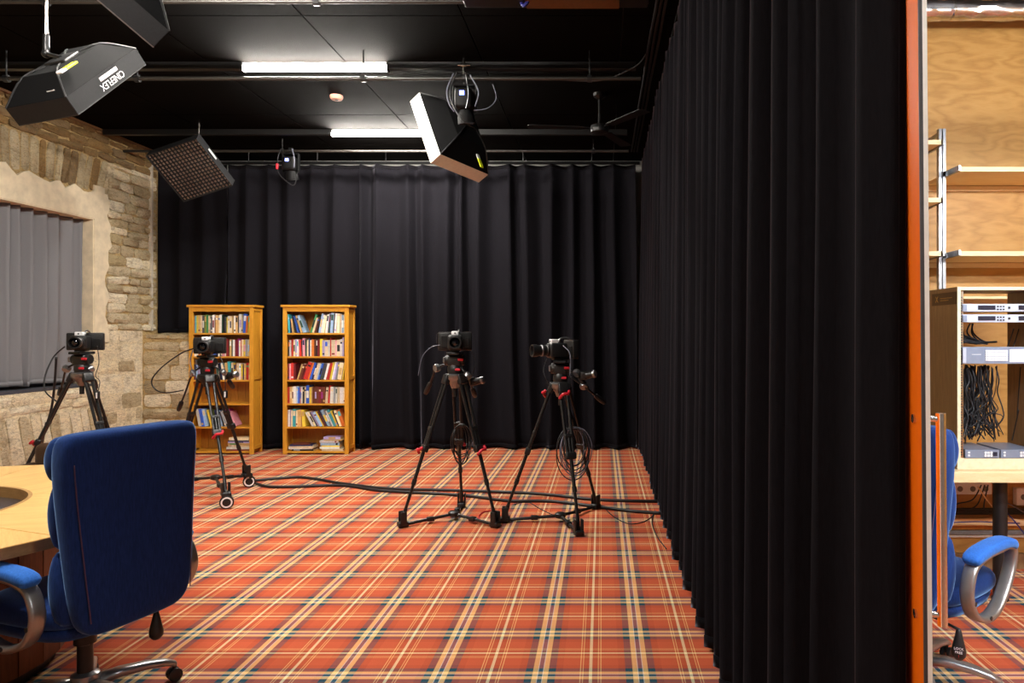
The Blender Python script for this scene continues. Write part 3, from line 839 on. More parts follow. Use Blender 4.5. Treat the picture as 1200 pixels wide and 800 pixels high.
def bookcase(label, x0, x1):
    t = thing('bookcase', label, 'bookcase', ((x0 + x1) / 2, (YF + YB) / 2, 0))
    MB().b2((x0 - 0.02, YF - 0.02, 1.855), (x1 + 0.02, YB, 1.885)).build('top_board', 'pine_flat', t, bevel=0.006)
    for xa, xb in ((x0, x0 + 0.052), (x1 - 0.052, x1)):
        MB().b2((xa, YF, 0), (xb, YF + 0.03, 1.855)).build('front_post', 'pine', t, bevel=0.004)
        MB().b2((xa if xa == x0 else x1 - 0.03, YB - 0.03, 0), ((x0 + 0.03) if xa == x0 else xb, YB, 1.855)).build('back_post', 'pine', t, bevel=0.003)
        xp = x0 + 0.012 if xa == x0 else x1 - 0.024
        MB().b2((xp, YF + 0.03, 0.06), (xp + 0.012, YB - 0.03, 1.855)).build('side_panel', 'pine', t)
        for z in (0.06, 0.94, 1.81): MB().b2((xa if xa == x0 else x1 - 0.028, YF + 0.03, z), ((x0 + 0.028) if xa == x0 else x1, YB - 0.03, z + 0.045)).build('side_rail', 'pine_flat', t)
    MB().b2((x0 + 0.052, YF, 1.80), (x1 - 0.052, YF + 0.022, 1.855)).build('top_rail', 'pine_flat', t)
    for i, z in enumerate(SHZ):
        MB().b2((x0 + 0.024, YF + 0.004, z - 0.022), (x1 - 0.024, YB - 0.012, z)).build('shelf', 'pine_flat', t, bevel=0.003)
    n = 8; wd = (x1 - x0 - 0.048) / n
    for k in range(n):
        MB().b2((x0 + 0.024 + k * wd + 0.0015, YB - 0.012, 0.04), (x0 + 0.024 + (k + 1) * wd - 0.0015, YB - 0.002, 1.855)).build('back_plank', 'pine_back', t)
    return t


LX0, LX1, RX0, RX1 = -5.205, -4.390, -4.022, -3.190
bookcase('half stocked oak bookcase beside the stone ledge, partly behind a camera', LX0, LX1)
bookcase('fully stocked oak bookcase, the one with no camera before it', RX0, RX1)
NAMED = [('black', (28, 28, 34)), ('dark grey', (74, 76, 80)), ('grey', (140, 144, 150)), ('white', (232, 230, 226)), ('cream', (232, 214, 178)), ('tan', (206, 170, 112)), ('brown', (112, 58, 40)), ('dark red', (128, 36, 44)), ('red', (198, 52, 44)), ('orange', (212, 116, 44)), ('yellow', (232, 204, 72)), ('green', (70, 150, 96)), ('olive green', (118, 132, 56)), ('dark green', (36, 70, 54)), ('teal', (72, 178, 190)), ('pale blue', (160, 192, 230)), ('blue', (48, 92, 196)), ('navy', (30, 40, 88)), ('purple', (150, 40, 130)), ('pink', (222, 150, 168)), ('lilac', (178, 164, 214))]
CN = dict(NAMED)
KEY = {'k': 'black', 'd': 'dark grey', 'g': 'grey', 'w': 'white', 'c': 'cream', 't': 'tan', 'b': 'brown', 'D': 'dark red', 'r': 'red', 'o': 'orange', 'y': 'yellow', 'G': 'green', 'O': 'olive green', 'E': 'dark green', 'T': 'teal', 'p': 'pale blue', 'B': 'blue', 'n': 'navy', 'u': 'purple', 'i': 'pink', 'l': 'lilac'}
ORD = 'first second third fourth fifth sixth seventh eighth ninth tenth eleventh twelfth thirteenth fourteenth fifteenth sixteenth seventeenth eighteenth nineteenth twentieth twenty-first twenty-second twenty-third twenty-fourth twenty-fifth twenty-sixth twenty-seventh twenty-eighth twenty-ninth thirtieth thirty-first thirty-second thirty-third thirty-fourth thirty-fifth'.split()
SHELF = ['bottom', 'fifth', 'fourth', 'third', 'second', 'top']


def make_book(name, w_, h_, dp, colour, mat4, label, group, rr):
    """Spine towards -y, standing on z=0, x from 0 to w_."""
    t = thing(name, label, 'book', (0, 0, 0), 0, group)
    t.matrix_basis = mat4
    m = MB(); c = 0.0022
    m.b2((0, 0, 0), (c, dp, h_)); m.b2((w_ - c, 0, 0), (w_, dp, h_)); m.b2((0, -0.001, 0), (w_, 0.003, h_))
    base = CN[colour]; j = rr.uniform(0.85, 1.12)
    m.build('cover', cmat(tuple(int(min(255, v * j) / 6) * 6 for v in base)), t, world=False)
    MB().b2((c, 0.003, 0.002), (w_ - c, dp - 0.003, h_ - 0.003)).build('pages', 'paper', t, world=False)
    if w_ > 0.016 and rr.random() < 0.75:
        f = rr.choice([(0.1, 0.2), (0.62, 0.9), (0.3, 0.7), (0.74, 0.84)])
        bc = rr.choice(['white', 'cream', 'black', 'navy', 'dark red', 'tan']) if rr.random() < 0.7 else rr.choice([a for a, _ in NAMED])
        MB().b2((w_ * 0.12, -0.0016, h_ * f[0]), (w_ * 0.88, -0.0008, h_ * f[1])).build('spine_panel', cmat(CN[bc]), t, world=False)
    return t


def row(xa, xb, shelf, spec, case, seed, ymin=YF + 0.02, zc=0.27):
    """spec: items 'colour width height lean' packed side by side from xa; '_' w is a gap. Widths are scaled to fill xa..xb when fit is asked."""
    rr = random.Random(seed); z = SHZ[shelf]
    items = []
    for it in spec.split():
        c, rest = it[0], it[1:].split(',')
        if c == '_': items.append(('gap', float(rest[0]) / 1000, 0, 0)); continue
        wv = float(rest[0]) / 1000; hv = (float(rest[1]) / 1000 if len(rest) > 1 and rest[1] else rr.uniform(0.19, 0.235)); ln = float(rest[2]) if len(rest) > 2 else 0.0
        items.append((KEY[c], wv, min(hv, zc - 0.012), ln))

    def lay(k):
        def prof(w_, h_, ln, at_pivot):
            th = math.radians(ln); cs = [(0, 0), (w_, 0), (w_, h_), (0, h_)]
            if ln >= 0: cs = [(x - w_, y) for x, y in cs]
            q = [(x * math.cos(th) + y * math.sin(th), -x * math.sin(th) + y * math.cos(th)) for x, y in cs]
            def ext(zz):
                xs = []
                for (x1, y1), (x2, y2) in zip(q, q[1:] + q[:1]):
                    if (y1 - zz) * (y2 - zz) <= 0 and abs(y1 - y2) > 1e-9: xs.append(x1 + (x2 - x1) * (zz - y1) / (y2 - y1))
                return (min(xs), max(xs)) if xs else None
            return ext, q
        out = []; prev = []; right_lim = []; cur = xa; gap = 0
        edge = [xa] * 60
        for c, w_, h_, ln in items:
            if c == 'gap':
                edge = [max(edge) + w_ * k if False else e + w_ * k for e in edge]; continue
            w2 = w_ * k; ext, q = prof(w2, h_, ln, 0)
            px = -1e9
            for i in range(60):
                e = ext(0.001 + i * 0.005)
                if e: px = max(px, edge[i] - e[0])
            px += 0.0008
            for i in range(60):
                e = ext(0.001 + i * 0.005)
                if e: edge[i] = max(edge[i], px + e[1])
            out.append((c, w2, h_, ln, px))
        return out, max(edge)
    lo, hi = 0.2, 4.0
    for _ in range(40):
        md = (lo + hi) / 2
        if lay(md)[1] > xb: hi = md
        else: lo = md
    out, _ = lay(lo)
    counts = {}
    for c, *_r in out: counts[c] = counts.get(c, 0) + 1
    for i, (c, w2, h_, ln, px) in enumerate(out):
        th = math.radians(ln)
        m4 = Matrix.Translation((px, ymin + rr.uniform(0, 0.02), z + 0.0005)) @ Matrix.Rotation(th, 4, 'Y') @ Matrix.Translation((-w2 if ln >= 0 else 0, 0, 0))
        lean = 'leaning ' if abs(ln) > 5 else ''
        lab = f'{lean}{c} book, {ORD[i]} from the stone-wall end, {SHELF[shelf]} shelf, {case} bookcase'
        make_book('book', w2, h_, rr.uniform(0.13, 0.165), c, m4, lab, f'books on the {SHELF[shelf]} shelf of the {case} bookcase', rr)


def flat_stack(x, y0, z, spec, case, which, seed):
    rr = random.Random(seed); zz = z
    n = len(spec)
    for i, (c, ln, th, dx) in enumerate(spec):
        # lying flat: spine towards -y, width axis up
        yaw = rr.uniform(-0.04, 0.04)
        m4 = Matrix.Translation((x + dx + ln, y0 + rr.uniform(0, 0.015), zz + 0.0006)) @ Matrix.Rotation(yaw, 4, 'Z') @ Matrix.Rotation(-PI / 2, 4, 'Y')
        make_book('book', th, ln, 0.15, c, m4, f'{c} book lying flat, {ORD[i]} from below, {which}', f'books lying flat: {which}', rr)
        zz += th + 0.001


ri0, ri1 = RX0 + 0.054, RX1 - 0.054; li0, li1 = LX0 + 0.054, LX1 - 0.054
row(ri0, ri1, 5, 'T22,235,-2 n16,170,-3 t22,180,-7 k20,215,-13 B22,220,-14 t30,228,-18 p32,232,-19 _60 G26,240,17 c24,200,17 b20,210,14 k16,205,11 p26,250,10 w20,236,9 c30,226,8 w26,240,6 l12,250,5 E18,230,5 p38,256,4 k14,238,4 w28,252,4 c40,245,2 c18,240 p26,228 c22,236', 'full', 1)
row(ri0, ri1, 4, 'd18,200 w16,205 r24,212 c16,208 l22,215 w16,210 r22,208,-3 k14,190,-3 i26,228,-2 E12,215 c18,210 n18,225 w16,205 o26,215 b20,210 k14,222 D26,215 y30,222 l26,205 c34,205 w22,204 r10,230 c42,208 i14,200 c38,206 w26,216 l16,240 k12,230', 'full', 2)
row(ri0, ri1, 3, 'D16,205 i18,206 r30,214 D22,205 _10 t16,196,16 b26,205,17 D22,205,18 r44,226,17 o18,220,17 B22,222,17 n16,216,16 c34,214,15 p14,205,15 B18,214,15 d40,205,15 w24,208,14 r30,215,13 y20,222,12 w16,225,12 l20,220,11 g18,232,11 c44,215,9 y12,214,8', 'full', 3)
row(ri0, ri1, 2, 'r14,205 t24,210 c20,208 w30,215 p18,214 B14,200 i18,205 w16,212 k14,205 c20,208 B32,228 y24,204 t12,200 b22,208 b22,208 b22,206 D22,208 b22,206 b22,208 c24,202,4 r18,226,4 w34,208,2 g20,205 w16,205 c28,206 w36,204 c20,202', 'full', 4)
row(ri0, ri1, 1, 'w18,212 l12,210 c20,205 T30,222 c16,205 t36,212 y30,210,-4 _10 w20,200,-27 c16,205,-28 k12,200,-28 l20,205,-28 p24,200,-28 y12,210,-28 b20,210,-27 n14,225,-26 p24,226,-25 g16,222,-25 w12,218,-25 T26,226,-24 y20,212,-23 k10,210,-22 c22,214,-21 o34,220,-19', 'full', 5)
flat_stack(ri0 + 0.01, YF + 0.025, SHZ[0], [('black', 0.28, 0.022, 0.03), ('white', 0.30, 0.014, 0.0), ('cream', 0.32, 0.022, -0.005), ('navy', 0.29, 0.018, 0.01), ('brown', 0.20, 0.010, 0.05)], 'full', 'wide stack, bottom shelf, full bookcase', 21)
flat_stack(ri0 + 0.41, YF + 0.025, SHZ[0], [('cream', 0.27, 0.026, 0.02), ('white', 0.25, 0.024, -0.01), ('yellow', 0.22, 0.016, 0.02), ('pale blue', 0.24, 0.034, 0.0), ('white', 0.24, 0.026, -0.01), ('tan', 0.23, 0.014, 0.045), ('lilac', 0.21, 0.032, 0.04)], 'full', 'tall stack, bottom shelf, full bookcase', 22)
row(li0, li1, 5, 'p16,220 T10,210 y24,225 t22,226 c18,224 i10,215 d22,220 O22,230 G26,226 c18,220 g18,200 d20,205 w24,228 b14,195 t26,226 c22,225 w28,232 E12,228 k26,210 d18,205 y14,200 w28,214 c22,212 t26,220 w22,216 t28,218 k10,210 w34,238 c18,225 B36,242,3 o20,214,3 y26,222,2', 'half-stocked', 6)
row(li0, li1, 4, 'w34,215 c22,205 o20,210 t24,208 r22,212 b20,200 c24,205 g20,210 p36,228 B30,226 n20,214 w18,235 k14,200 g16,205 i34,212 w14,200 D30,214 k12,200 t24,212 E12,205 w22,208 D34,214 u14,226 w22,200 r12,205 c18,212 y24,210 g24,212 c32,208', 'half-stocked', 7)
row(li0, li1, 3, 'n22,195 p18,200 l20,205,-2 G14,190 p18,190 y22,190 w16,200 c20,196 b16,190 t22,195 o28,200 _14 w28,212,-9 k10,210,-9 n20,214,-8 w28,212,-7 E14,214,-6 t26,216,-6 T26,232,-5 c24,215 y26,212 b10,200 c28,210 w24,208 y16,200 n16,205 t22,208 r30,216 c20,208', 'half-stocked', 8)
row(li0 + 0.0, li0 + 0.52, 1, '_10 w32,226,-11 B24,225,-11 p30,224,-11 _18 y22,214,-14 O28,214,-14 _20 n24,215,-16 p18,205,-16 k18,200,-17 g16,200,-17 w26,215,-19 u24,220,-20 i18,200,-22', 'half-stocked', 9)
flat_stack(li0 + 0.40, YF + 0.025, SHZ[0], [('brown', 0.29, 0.020, 0.0), ('white', 0.30, 0.028, 0.0), ('cream', 0.27, 0.026, 0.02), ('tan', 0.28, 0.022, 0.02), ('lilac', 0.28, 0.018, 0.02), ('navy', 0.26, 0.014, 0.02), ('cream', 0.25, 0.034, 0.04)], 'half-stocked', 'stack, bottom shelf, half-stocked bookcase', 23)


# ------------------------------------------------------------------ tripods and cameras
def tripod(label, feet, apex, ztop, handles, wheels=False, red=(1, 1, 1), coil=None):
    feet = [Vector((f[0], f[1], 0)) for f in feet]; c = sum(feet, Vector()) / 3; ax = Vector((apex[0], apex[1], 0))
    t = thing('camera_tripod', label, 'tripod', c)
    zf = 0.15 if wheels else 0.05
    hub = c + Vector((0, 0, zf + (0.02 if wheels else 0.0)))
    for k, f in enumerate(feet):
        out = (f - ax).normalized(); tan = Vector((-out.y, out.x, 0))
        top = ax + out * 0.075 + Vector((0, 0, ztop - 0.015)); foot = f + Vector((0, 0, zf + 0.02)); d = foot - top
        P = lambda s: top + d * s
        leg = MB()
        for sg in (-1, 1): leg.cyl(P(0) + tan * 0.030 * sg, P(0.50) + tan * 0.024 * sg, 0.0125, n=8)
        leg.cyl(P(0.36), P(0.74), 0.0145, n=10); leg.cyl(P(0.74), P(0.97), 0.0125, n=10)
        lg_ = leg.build('leg', 'black_metal', t, smooth=SM)
        rm = frame4((0, 0, 0), tan, d).to_3x3()
        MB().rbox(P(0.0), (0.085, 0.08, 0.045), 0.010, rm).build('leg_knuckle', 'black', lg_, smooth=SM)
        MB().rbox(P(0.505), (0.085, 0.055, 0.045), 0.010, rm).build('leg_clamp', 'black', lg_, smooth=SM)
        MB().rbox(P(0.36), (0.072, 0.03, 0.03), 0.006, rm).build('leg_bridge', 'black', lg_, smooth=SM)
        MB().cyl(P(0.725), P(0.765), 0.019, n=12).build('leg_collar', 'black', lg_, smooth=SM)
        if red[k]:
            q = P(0.50 if red[k] == 1 else 0.03) + out * 0.03
            pts = [q + tan * 0.035 + Vector((0, 0, 0.01)), q + tan * 0.02 + out * 0.025 + Vector((0, 0, -0.01)), q - tan * 0.02 + out * 0.025 + Vector((0, 0, -0.012)), q - tan * 0.045 + Vector((0, 0, -0.05))]
            MB().tube(pts, 0.012, 8, smooth=4).build('locking_lever', 'red', lg_, smooth=True)
        m = MB()
        for sg in (-1, 1): m.rbox(foot + tan * 0.028 * sg + Vector((0, 0, 0.005)), (0.014, 0.05, 0.10), 0.006, Matrix((tan, out, Vector((0, 0, 1)))).transposed())
        m.rbox(foot + Vector((0, 0, -0.045)), (0.07, 0.08, 0.04), 0.01, Matrix((tan, out, Vector((0, 0, 1)))).transposed()); m.cyl(P(0.93), foot - Vector((0, 0, 0.03)), 0.015, n=8)
        m.build('foot', 'black', lg_, smooth=SM)
        e = f + Vector((0, 0, zf - 0.03)) - out * 0.03
        sa = MB().cyl(hub, e, 0.013, n=8); sa.rbox(hub.lerp(e, 0.5), (0.045, 0.06, 0.035), 0.008, Matrix((tan, out, Vector((0, 0, 1)))).transposed()); sa.build('spreader_arm', 'black_metal', t, smooth=SM)
        if wheels:
            wc_ = f + Vector((0, 0, 0.058)) + out * 0.03; axl = Vector((0.45, -0.9, 0)).normalized()
            cm = MB().lathe([(0.05, -0.02), (0.058, -0.014), (0.058, 0.014), (0.05, 0.02)], wc_, axl, 18).build('caster', 'black', t, smooth=SM)
            MB().lathe([(0.046, 0.0205), (0.046, 0.0245), (0.034, 0.0245), (0.034, 0.0205)], wc_, axl, 20, caps=False).build('white_ring', 'white', cm, smooth=SM)
            m = MB().rbox(wc_ + Vector((0, 0, 0.055)) - axl * 0.0, (0.03, 0.075, 0.05), 0.008, Matrix((out, tan, Vector((0, 0, 1)))).transposed()); m.cyl(wc_ + Vector((0, 0, 0.06)), f + Vector((0, 0, zf)), 0.014); m.build('fork', 'black', cm, smooth=SM)
    MB().lathe([(0.03, -0.02), (0.045, -0.01), (0.045, 0.015), (0.03, 0.025)], hub).build('spreader_hub', 'black', t, smooth=SM)
    z = ztop
    MB().lathe([(0.03, -0.09), (0.045, -0.05), (0.07, -0.03), (0.085, -0.01), (0.085, 0.02), (0.06, 0.03)], (ax.x, ax.y, z)).build('bowl', 'grey_metal' if not wheels else 'black_metal', t, smooth=SM)
    MB().cyl((ax.x, ax.y, z - 0.16), (ax.x, ax.y, z - 0.08), 0.018).build('bowl_knob', 'black', t, smooth=SM)
    hd = MB().lathe([(0.055, 0.03), (0.06, 0.05), (0.06, 0.08), (0.05, 0.10)], (ax.x, ax.y, z)); hd.rbox((ax.x, ax.y, z + 0.135), (0.11, 0.10, 0.09), 0.018); hd.lathe([(0.04, -0.075), (0.046, -0.06), (0.046, 0.06), (0.04, 0.075)], (ax.x, ax.y, z + 0.14), (1, 0, 0))
    hd.build('fluid_head', 'black', t, smooth=SM)
    for sg, zz in ((1, 0.145), (0.55, 0.065)):
        MB().rbox((ax.x + sg * 0.055, ax.y - 0.052, z + zz), (0.045, 0.014, 0.02), 0.005).build('red_marker', 'red', t)
    MB().rbox((ax.x - 0.082, ax.y - 0.02, z + 0.14), (0.02, 0.05, 0.05), 0.008).build('drag_knob', 'grey_metal', t)
    MB().rbox((ax.x, ax.y, z + 0.195), (0.10, 0.19, 0.022), 0.006).build('camera_plate', 'black_metal', t)
    for kind, p, q in handles:
        p, q = Vector(p), Vector(q); d = (q - p).normalized()
        h = MB().tube([Vector((ax.x, ax.y, z + 0.13)).lerp(p, 0.35), p, p.lerp(q, 0.5), q], 0.009, 8, smooth=3).build('pan_handle', 'black_metal', t, smooth=True)
        MB().lathe([(0.012, 0), (0.02, 0.01), (0.021, 0.10), (0.017, 0.13), (0.008, 0.135)], q - d * 0.10, d, 12).build('grip', 'black', h, smooth=SM)
        MB().lathe([(0.03, -0.02), (0.036, 0), (0.03, 0.02)], p, d.orthogonal(), 12).build('rosette', 'grey_metal', h, smooth=SM)
        if kind == 'remote':
            r = p.lerp(q, 0.55) + Vector((0.02, -0.03, 0.04))
            m = MB().rbox(r, (0.06, 0.05, 0.07), 0.014); m.cyl(r + Vector((0.02, -0.01, 0.0)), r + Vector((0.085, -0.03, 0.015)), 0.030, 0.026, 14); m.build('zoom_control', 'black', h, smooth=SM)
            MB().lathe([(0.02, 0), (0.031, 0.004), (0.031, 0.022), (0.022, 0.03)], r + Vector((0.07, -0.025, 0.012)), Vector((0.9, -0.35, 0.2)), 16).build('focus_knob', 'grey_metal', h, smooth=SM)
    return t


def video_camera(label, x, y, z, heading, lens=0.09, cables=(), wide=0.275, plug=None):
    """Lens looks along heading (x,y)."""
    th = math.atan2(-heading[0], heading[1])
    t = thing('video_camera', label, 'camera', (x, y, z), th)
    B = dict(parent=t, world=False)
    MB().rbox((0, 0.03, 0.075), (0.115, 0.15, 0.12), 0.018).build('body', 'black', smooth=SM, **B)
    MB().rbox((0, 0.0, 0.012), (0.075, 0.14, 0.026), 0.006).build('base_shoe', 'black_metal', smooth=SM, **B)
    MB().rbox((0.0, -0.095, 0.082), (wide, 0.055, 0.150), 0.010).build('monitor', 'black', smooth=SM, **B)
    MB().b2((-wide / 2 + 0.006, -0.121, 0.158), (wide / 2 - 0.006, -0.070, 0.1605)).build('monitor_edge', 'grey_metal', **B)
    mn = MB().rbox((wide * 0.30, -0.063, 0.08), (0.055, 0.012, 0.10), 0.004); mn.rbox((-wide * 0.33, -0.063, 0.07), (0.05, 0.012, 0.08), 0.004); mn.build('connector_block', 'black_metal', **B)
    for k in range(4): MB().rbox((wide * 0.30 - 0.03, -0.055, 0.05 + k * 0.022), (0.01, 0.01, 0.007), 0.002).build('connector', 'grey_metal', **B)
    lm = MB().lathe([(0.040, 0.10), (0.048, 0.104), (0.048, 0.12), (0.043, 0.125), (0.043, 0.105 + lens * 0.6), (0.050, 0.11 + lens * 0.7), (0.050, 0.105 + lens), (0.042, 0.105 + lens), (0.036, 0.10 + lens * 0.75)], (0, 0, 0.075), (0, 1, 0), 22).build('lens', 'black', smooth=SM, **B)
    for r_, h_ in ((0.0445, 0.107 + lens * 0.35),):
        MB().lathe([(r_, h_), (r_ + 0.002, h_ + 0.003), (r_ + 0.002, h_ + 0.012), (r_, h_ + 0.014)], (0, 0, 0.075), (0, 1, 0), 22).build('lens_ring', 'grey_metal', lm, world=False, smooth=SM)
    MB().lathe([(0.001, 0.112 + lens * 0.75), (0.02, 0.110 + lens * 0.75), (0.037, 0.10 + lens * 0.75)], (0, 0, 0.075), (0, 1, 0), 20).build('front_element', 'lens', lm, world=False, smooth=True)
    MB().rbox((0, 0.05, 0.150), (0.058, 0.075, 0.034), 0.006).build('tally_box', 'white', smooth=SM, **B)
    MB().lathe([(0.007, 0), (0.007, 0.002)], (0, 0.0875, 0.150), (0, 1, 0), 10).build('tally_mark', 'black', **B)
    MB().tube([(-0.03, 0.03, 0.14), (-0.03, 0.01, 0.172), (-0.03, -0.05, 0.176), (-0.03, -0.09, 0.16)], 0.007, 7, smooth=4).build('top_handle', 'grey_metal', smooth=True, **B)
    MB().tube([(wide / 2 - 0.01, -0.12, 0.155), (wide / 2 + 0.012, -0.13, 0.14), (wide / 2 + 0.014, -0.13, 0.06)], 0.003, 6, smooth=4).build('side_wire', 'rubber', **B)
    if plug is not None:
        q = MB().rbox(plug, (0.034, 0.03, 0.07), 0.006).build('inline_box', 'black', t, smooth=SM)
        MB().rbox(Vector(plug) + Vector((0.004, -0.0155, 0)), (0.014, 0.003, 0.05), 0.001).build('white_sticker', 'white', q)
    for pts, mt, r in cables: MB().tube(pts, r, 6, smooth=7).build('camera_cable', mt, t, smooth=True)
    return t


u6 = lambda px, py, y=6.1: un(px, py, y)
tripod('tripod standing against the stone wall beyond the round table', [(-4.98, 5.92), (-4.05, 5.95), (-4.5, 6.7)], (-4.49, 6.12), 1.16, [('grip', u6(106, 432, 6.15), u6(112, 452, 6.35)), ('grip', u6(78, 432, 6.15), u6(70, 460, 6.4))])
video_camera('video camera before the grey window curtain by the stone wall', -4.49, 6.12, 1.370, (0.36, -1), plug=u6(114, 463, 6.05), cables=[([u6(76, 406, 6.0), u6(63, 418, 6.0), u6(53, 440, 5.9), u6(53, 458, 5.8), u6(66, 470, 5.75)], 'rubber', 0.006), ([u6(114, 405, 6.05), u6(116, 425, 6.05), u6(112, 440, 6.05), u6(117, 447, 6.05), u6(114, 462, 6.05)], 'rubber', 0.003), ([u6(66, 418, 6.25), u6(64, 450, 6.3), u6(60, 480, 6.35), u6(50, 515, 6.35), u6(45, 560, 6.4)], 'rubber', 0.010)])
tripod('tripod on casters with the dolly wheels, before the half-stocked bookcase', [(-3.28, 6.18), (-3.51, 7.0), (-4.10, 6.79)], (-3.69, 6.63), 1.115, [('remote', u6(262, 436, 6.55), u6(272, 452, 6.75)), ('grip', u6(226, 437, 6.6), u6(210, 478, 6.85))], wheels=True, red=(1, 0, 0))
video_camera('video camera in front of the half-stocked bookcase', -3.69, 6.63, 1.325, (0.28, -1), plug=u6(264, 462, 6.4), cables=[([u6(228, 408, 6.5), u6(212, 414, 6.5), u6(190, 430, 6.5), u6(178, 445, 6.5), u6(182, 456, 6.5), u6(195, 460, 6.45), u6(215, 457, 6.4)], 'rubber', 0.006), ([u6(226, 410, 6.5), u6(223, 425, 6.5), u6(228, 440, 6.42)], 'cable_grey', 0.005), ([u6(258, 418, 6.5), u6(263, 432, 6.42), u6(264, 446, 6.4), u6(264, 458, 6.4)], 'rubber', 0.004)])
tripod('tripod with its red levers halfway down, standing farther from the side curtain', [(-1.564, 5.57), (-0.836, 5.57), (-1.227, 6.21)], (-1.20, 5.80), 1.165, [('grip', u6(512, 431, 5.8), u6(500, 458, 5.95)), ('remote', u6(548, 440, 5.75), u6(556, 462, 6.0))])
video_camera('video camera facing the viewpoint on the tripod with halfway red levers', -1.20, 5.80, 1.375, (0.2, -1), cables=[([u6(516, 404, 5.75), u6(505, 407, 5.75), u6(495, 418, 5.75), u6(490, 440, 5.75)], 'cable_grey', 0.003), ([u6(552, 410, 5.8), u6(557, 425, 5.8), u6(553, 440, 5.8)], 'rubber', 0.003)])
tripod('tripod with red levers high on its legs, standing nearer the side curtain', [(-0.779, 5.714), (-0.1735, 5.334), (-0.052, 6.154)], (-0.335, 5.75), 1.10, [('remote', u6(676, 437, 5.7), u6(686, 452, 5.75)), ('grip', u6(684, 452, 5.75), u6(706, 470, 5.9))], red=(2, 2, 0))
video_camera('video camera turned in profile with long lens, nearer the side curtain', -0.335, 5.75, 1.310, (-0.88, -0.42), lens=0.14, wide=0.2, cables=[([u6(641, 420, 5.7), u6(637, 435, 5.6), u6(644, 452, 5.58)], 'rubber', 0.003), ([u6(660, 405, 5.65), u6(668, 415, 5.58), u6(668, 440, 5.56)], 'cable_grey', 0.004)])


# ------------------------------------------------------------------ cables on the floor and coils
def floor_cable(label, pts, r, mat='rubber'):
    P = [fl(px, py, r) for px, py in pts]
    return tag(MB().tube(P, r, 8, smooth=8).build('floor_cable', mat, smooth=True), label, 'cable')


floor_cable('thick black cable across the carpet, the straighter of the two long ones', [(296, 563), (345, 559), (370, 561), (400, 566), (452, 572), (505, 573.5), (557, 575), (610, 577), (645, 579.5), (690, 584.5), (735, 586.5), (772, 587)], 0.014)
floor_cable('thick black cable across the carpet, lying nearer and sagging lower', [(300, 566), (315, 570), (345, 570), (400, 568.5), (440, 574), (470, 576), (540, 580), (596, 586.5), (645, 587), (697, 593), (735, 598), (774, 601)], 0.014)
floor_cable('thin black cable in a slack curve between the two standing tripods', [(603, 591), (618, 588), (635, 597), (652, 604), (668, 602), (680, 597)], 0.004)
floor_cable('thin black cable curling from the tripod to the side curtain hem', [(706, 592), (718, 604), (735, 613), (752, 612), (764, 605), (768, 598), (764, 612), (770, 628), (781, 643)], 0.004)
floor_cable('thin red cable in an arc beside a tripod foot', [(566, 611), (561, 606), (566, 600), (578, 598)], 0.005, 'red')


def coil(label, c, rx, rz, n, yaw, seed):
    rr = random.Random(seed); t = thing('cable_coil', label, 'cable coil', c)
    ex = Vector((math.cos(yaw), math.sin(yaw), 0)); ey = Vector((-ex.y, ex.x, 0)); c = Vector(c)
    for k in range(n):
        a, b = rx * rr.uniform(0.65, 1.1), rz * rr.uniform(0.75, 1.05); off = ey * rr.uniform(-0.03, 0.03) + ex * rr.uniform(-0.02, 0.02)
        zc = c.z + (rz - b)
        pts = [Vector((c.x, c.y, zc)) + off + ex * (a * math.cos(2 * PI * i / 12)) + Vector((0, 0, b * math.sin(2 * PI * i / 12))) + ey * 0.015 * math.sin(4 * PI * i / 12 + k) for i in range(12)]
        MB().tube(pts, 0.0045, 6, smooth=3, closed=True).build('cable_loop', rr.choice(['rubber', 'rubber', 'cable_grey']), t, smooth=True)
    MB().rbox(c + Vector((0, 0, rz * 0.95)), (0.05, 0.05, 0.03), 0.01).build('tie', 'black', t)
    return t


coil('coil of cable hung inside the tripod farther from the side curtain', un(541, 520, 5.80), 0.075, 0.16, 6, 0.3, 1)
coil('large coil of cable hung on the tripod nearer the side curtain', un(673, 530, 5.62), 0.12, 0.20, 9, 0.2, 2)


# ------------------------------------------------------------------ swivel chairs
def loft(sections, n=28, e=3.2):
    """sections: (centre y, z, half width, half thickness, tilt): superellipse rings."""
    rings = []
    for cy, z, hw, ht in sections:
        r = []
        for i in range(n):
            a = 2 * PI * i / n; cc, ss = math.cos(a), math.sin(a)
            r.append(Vector((hw * math.copysign(abs(cc) ** (2 / e), cc), cy + ht * math.copysign(abs(ss) ** (2 / e), ss), z)))
        rings.append(r)
    return MB().ring(rings)


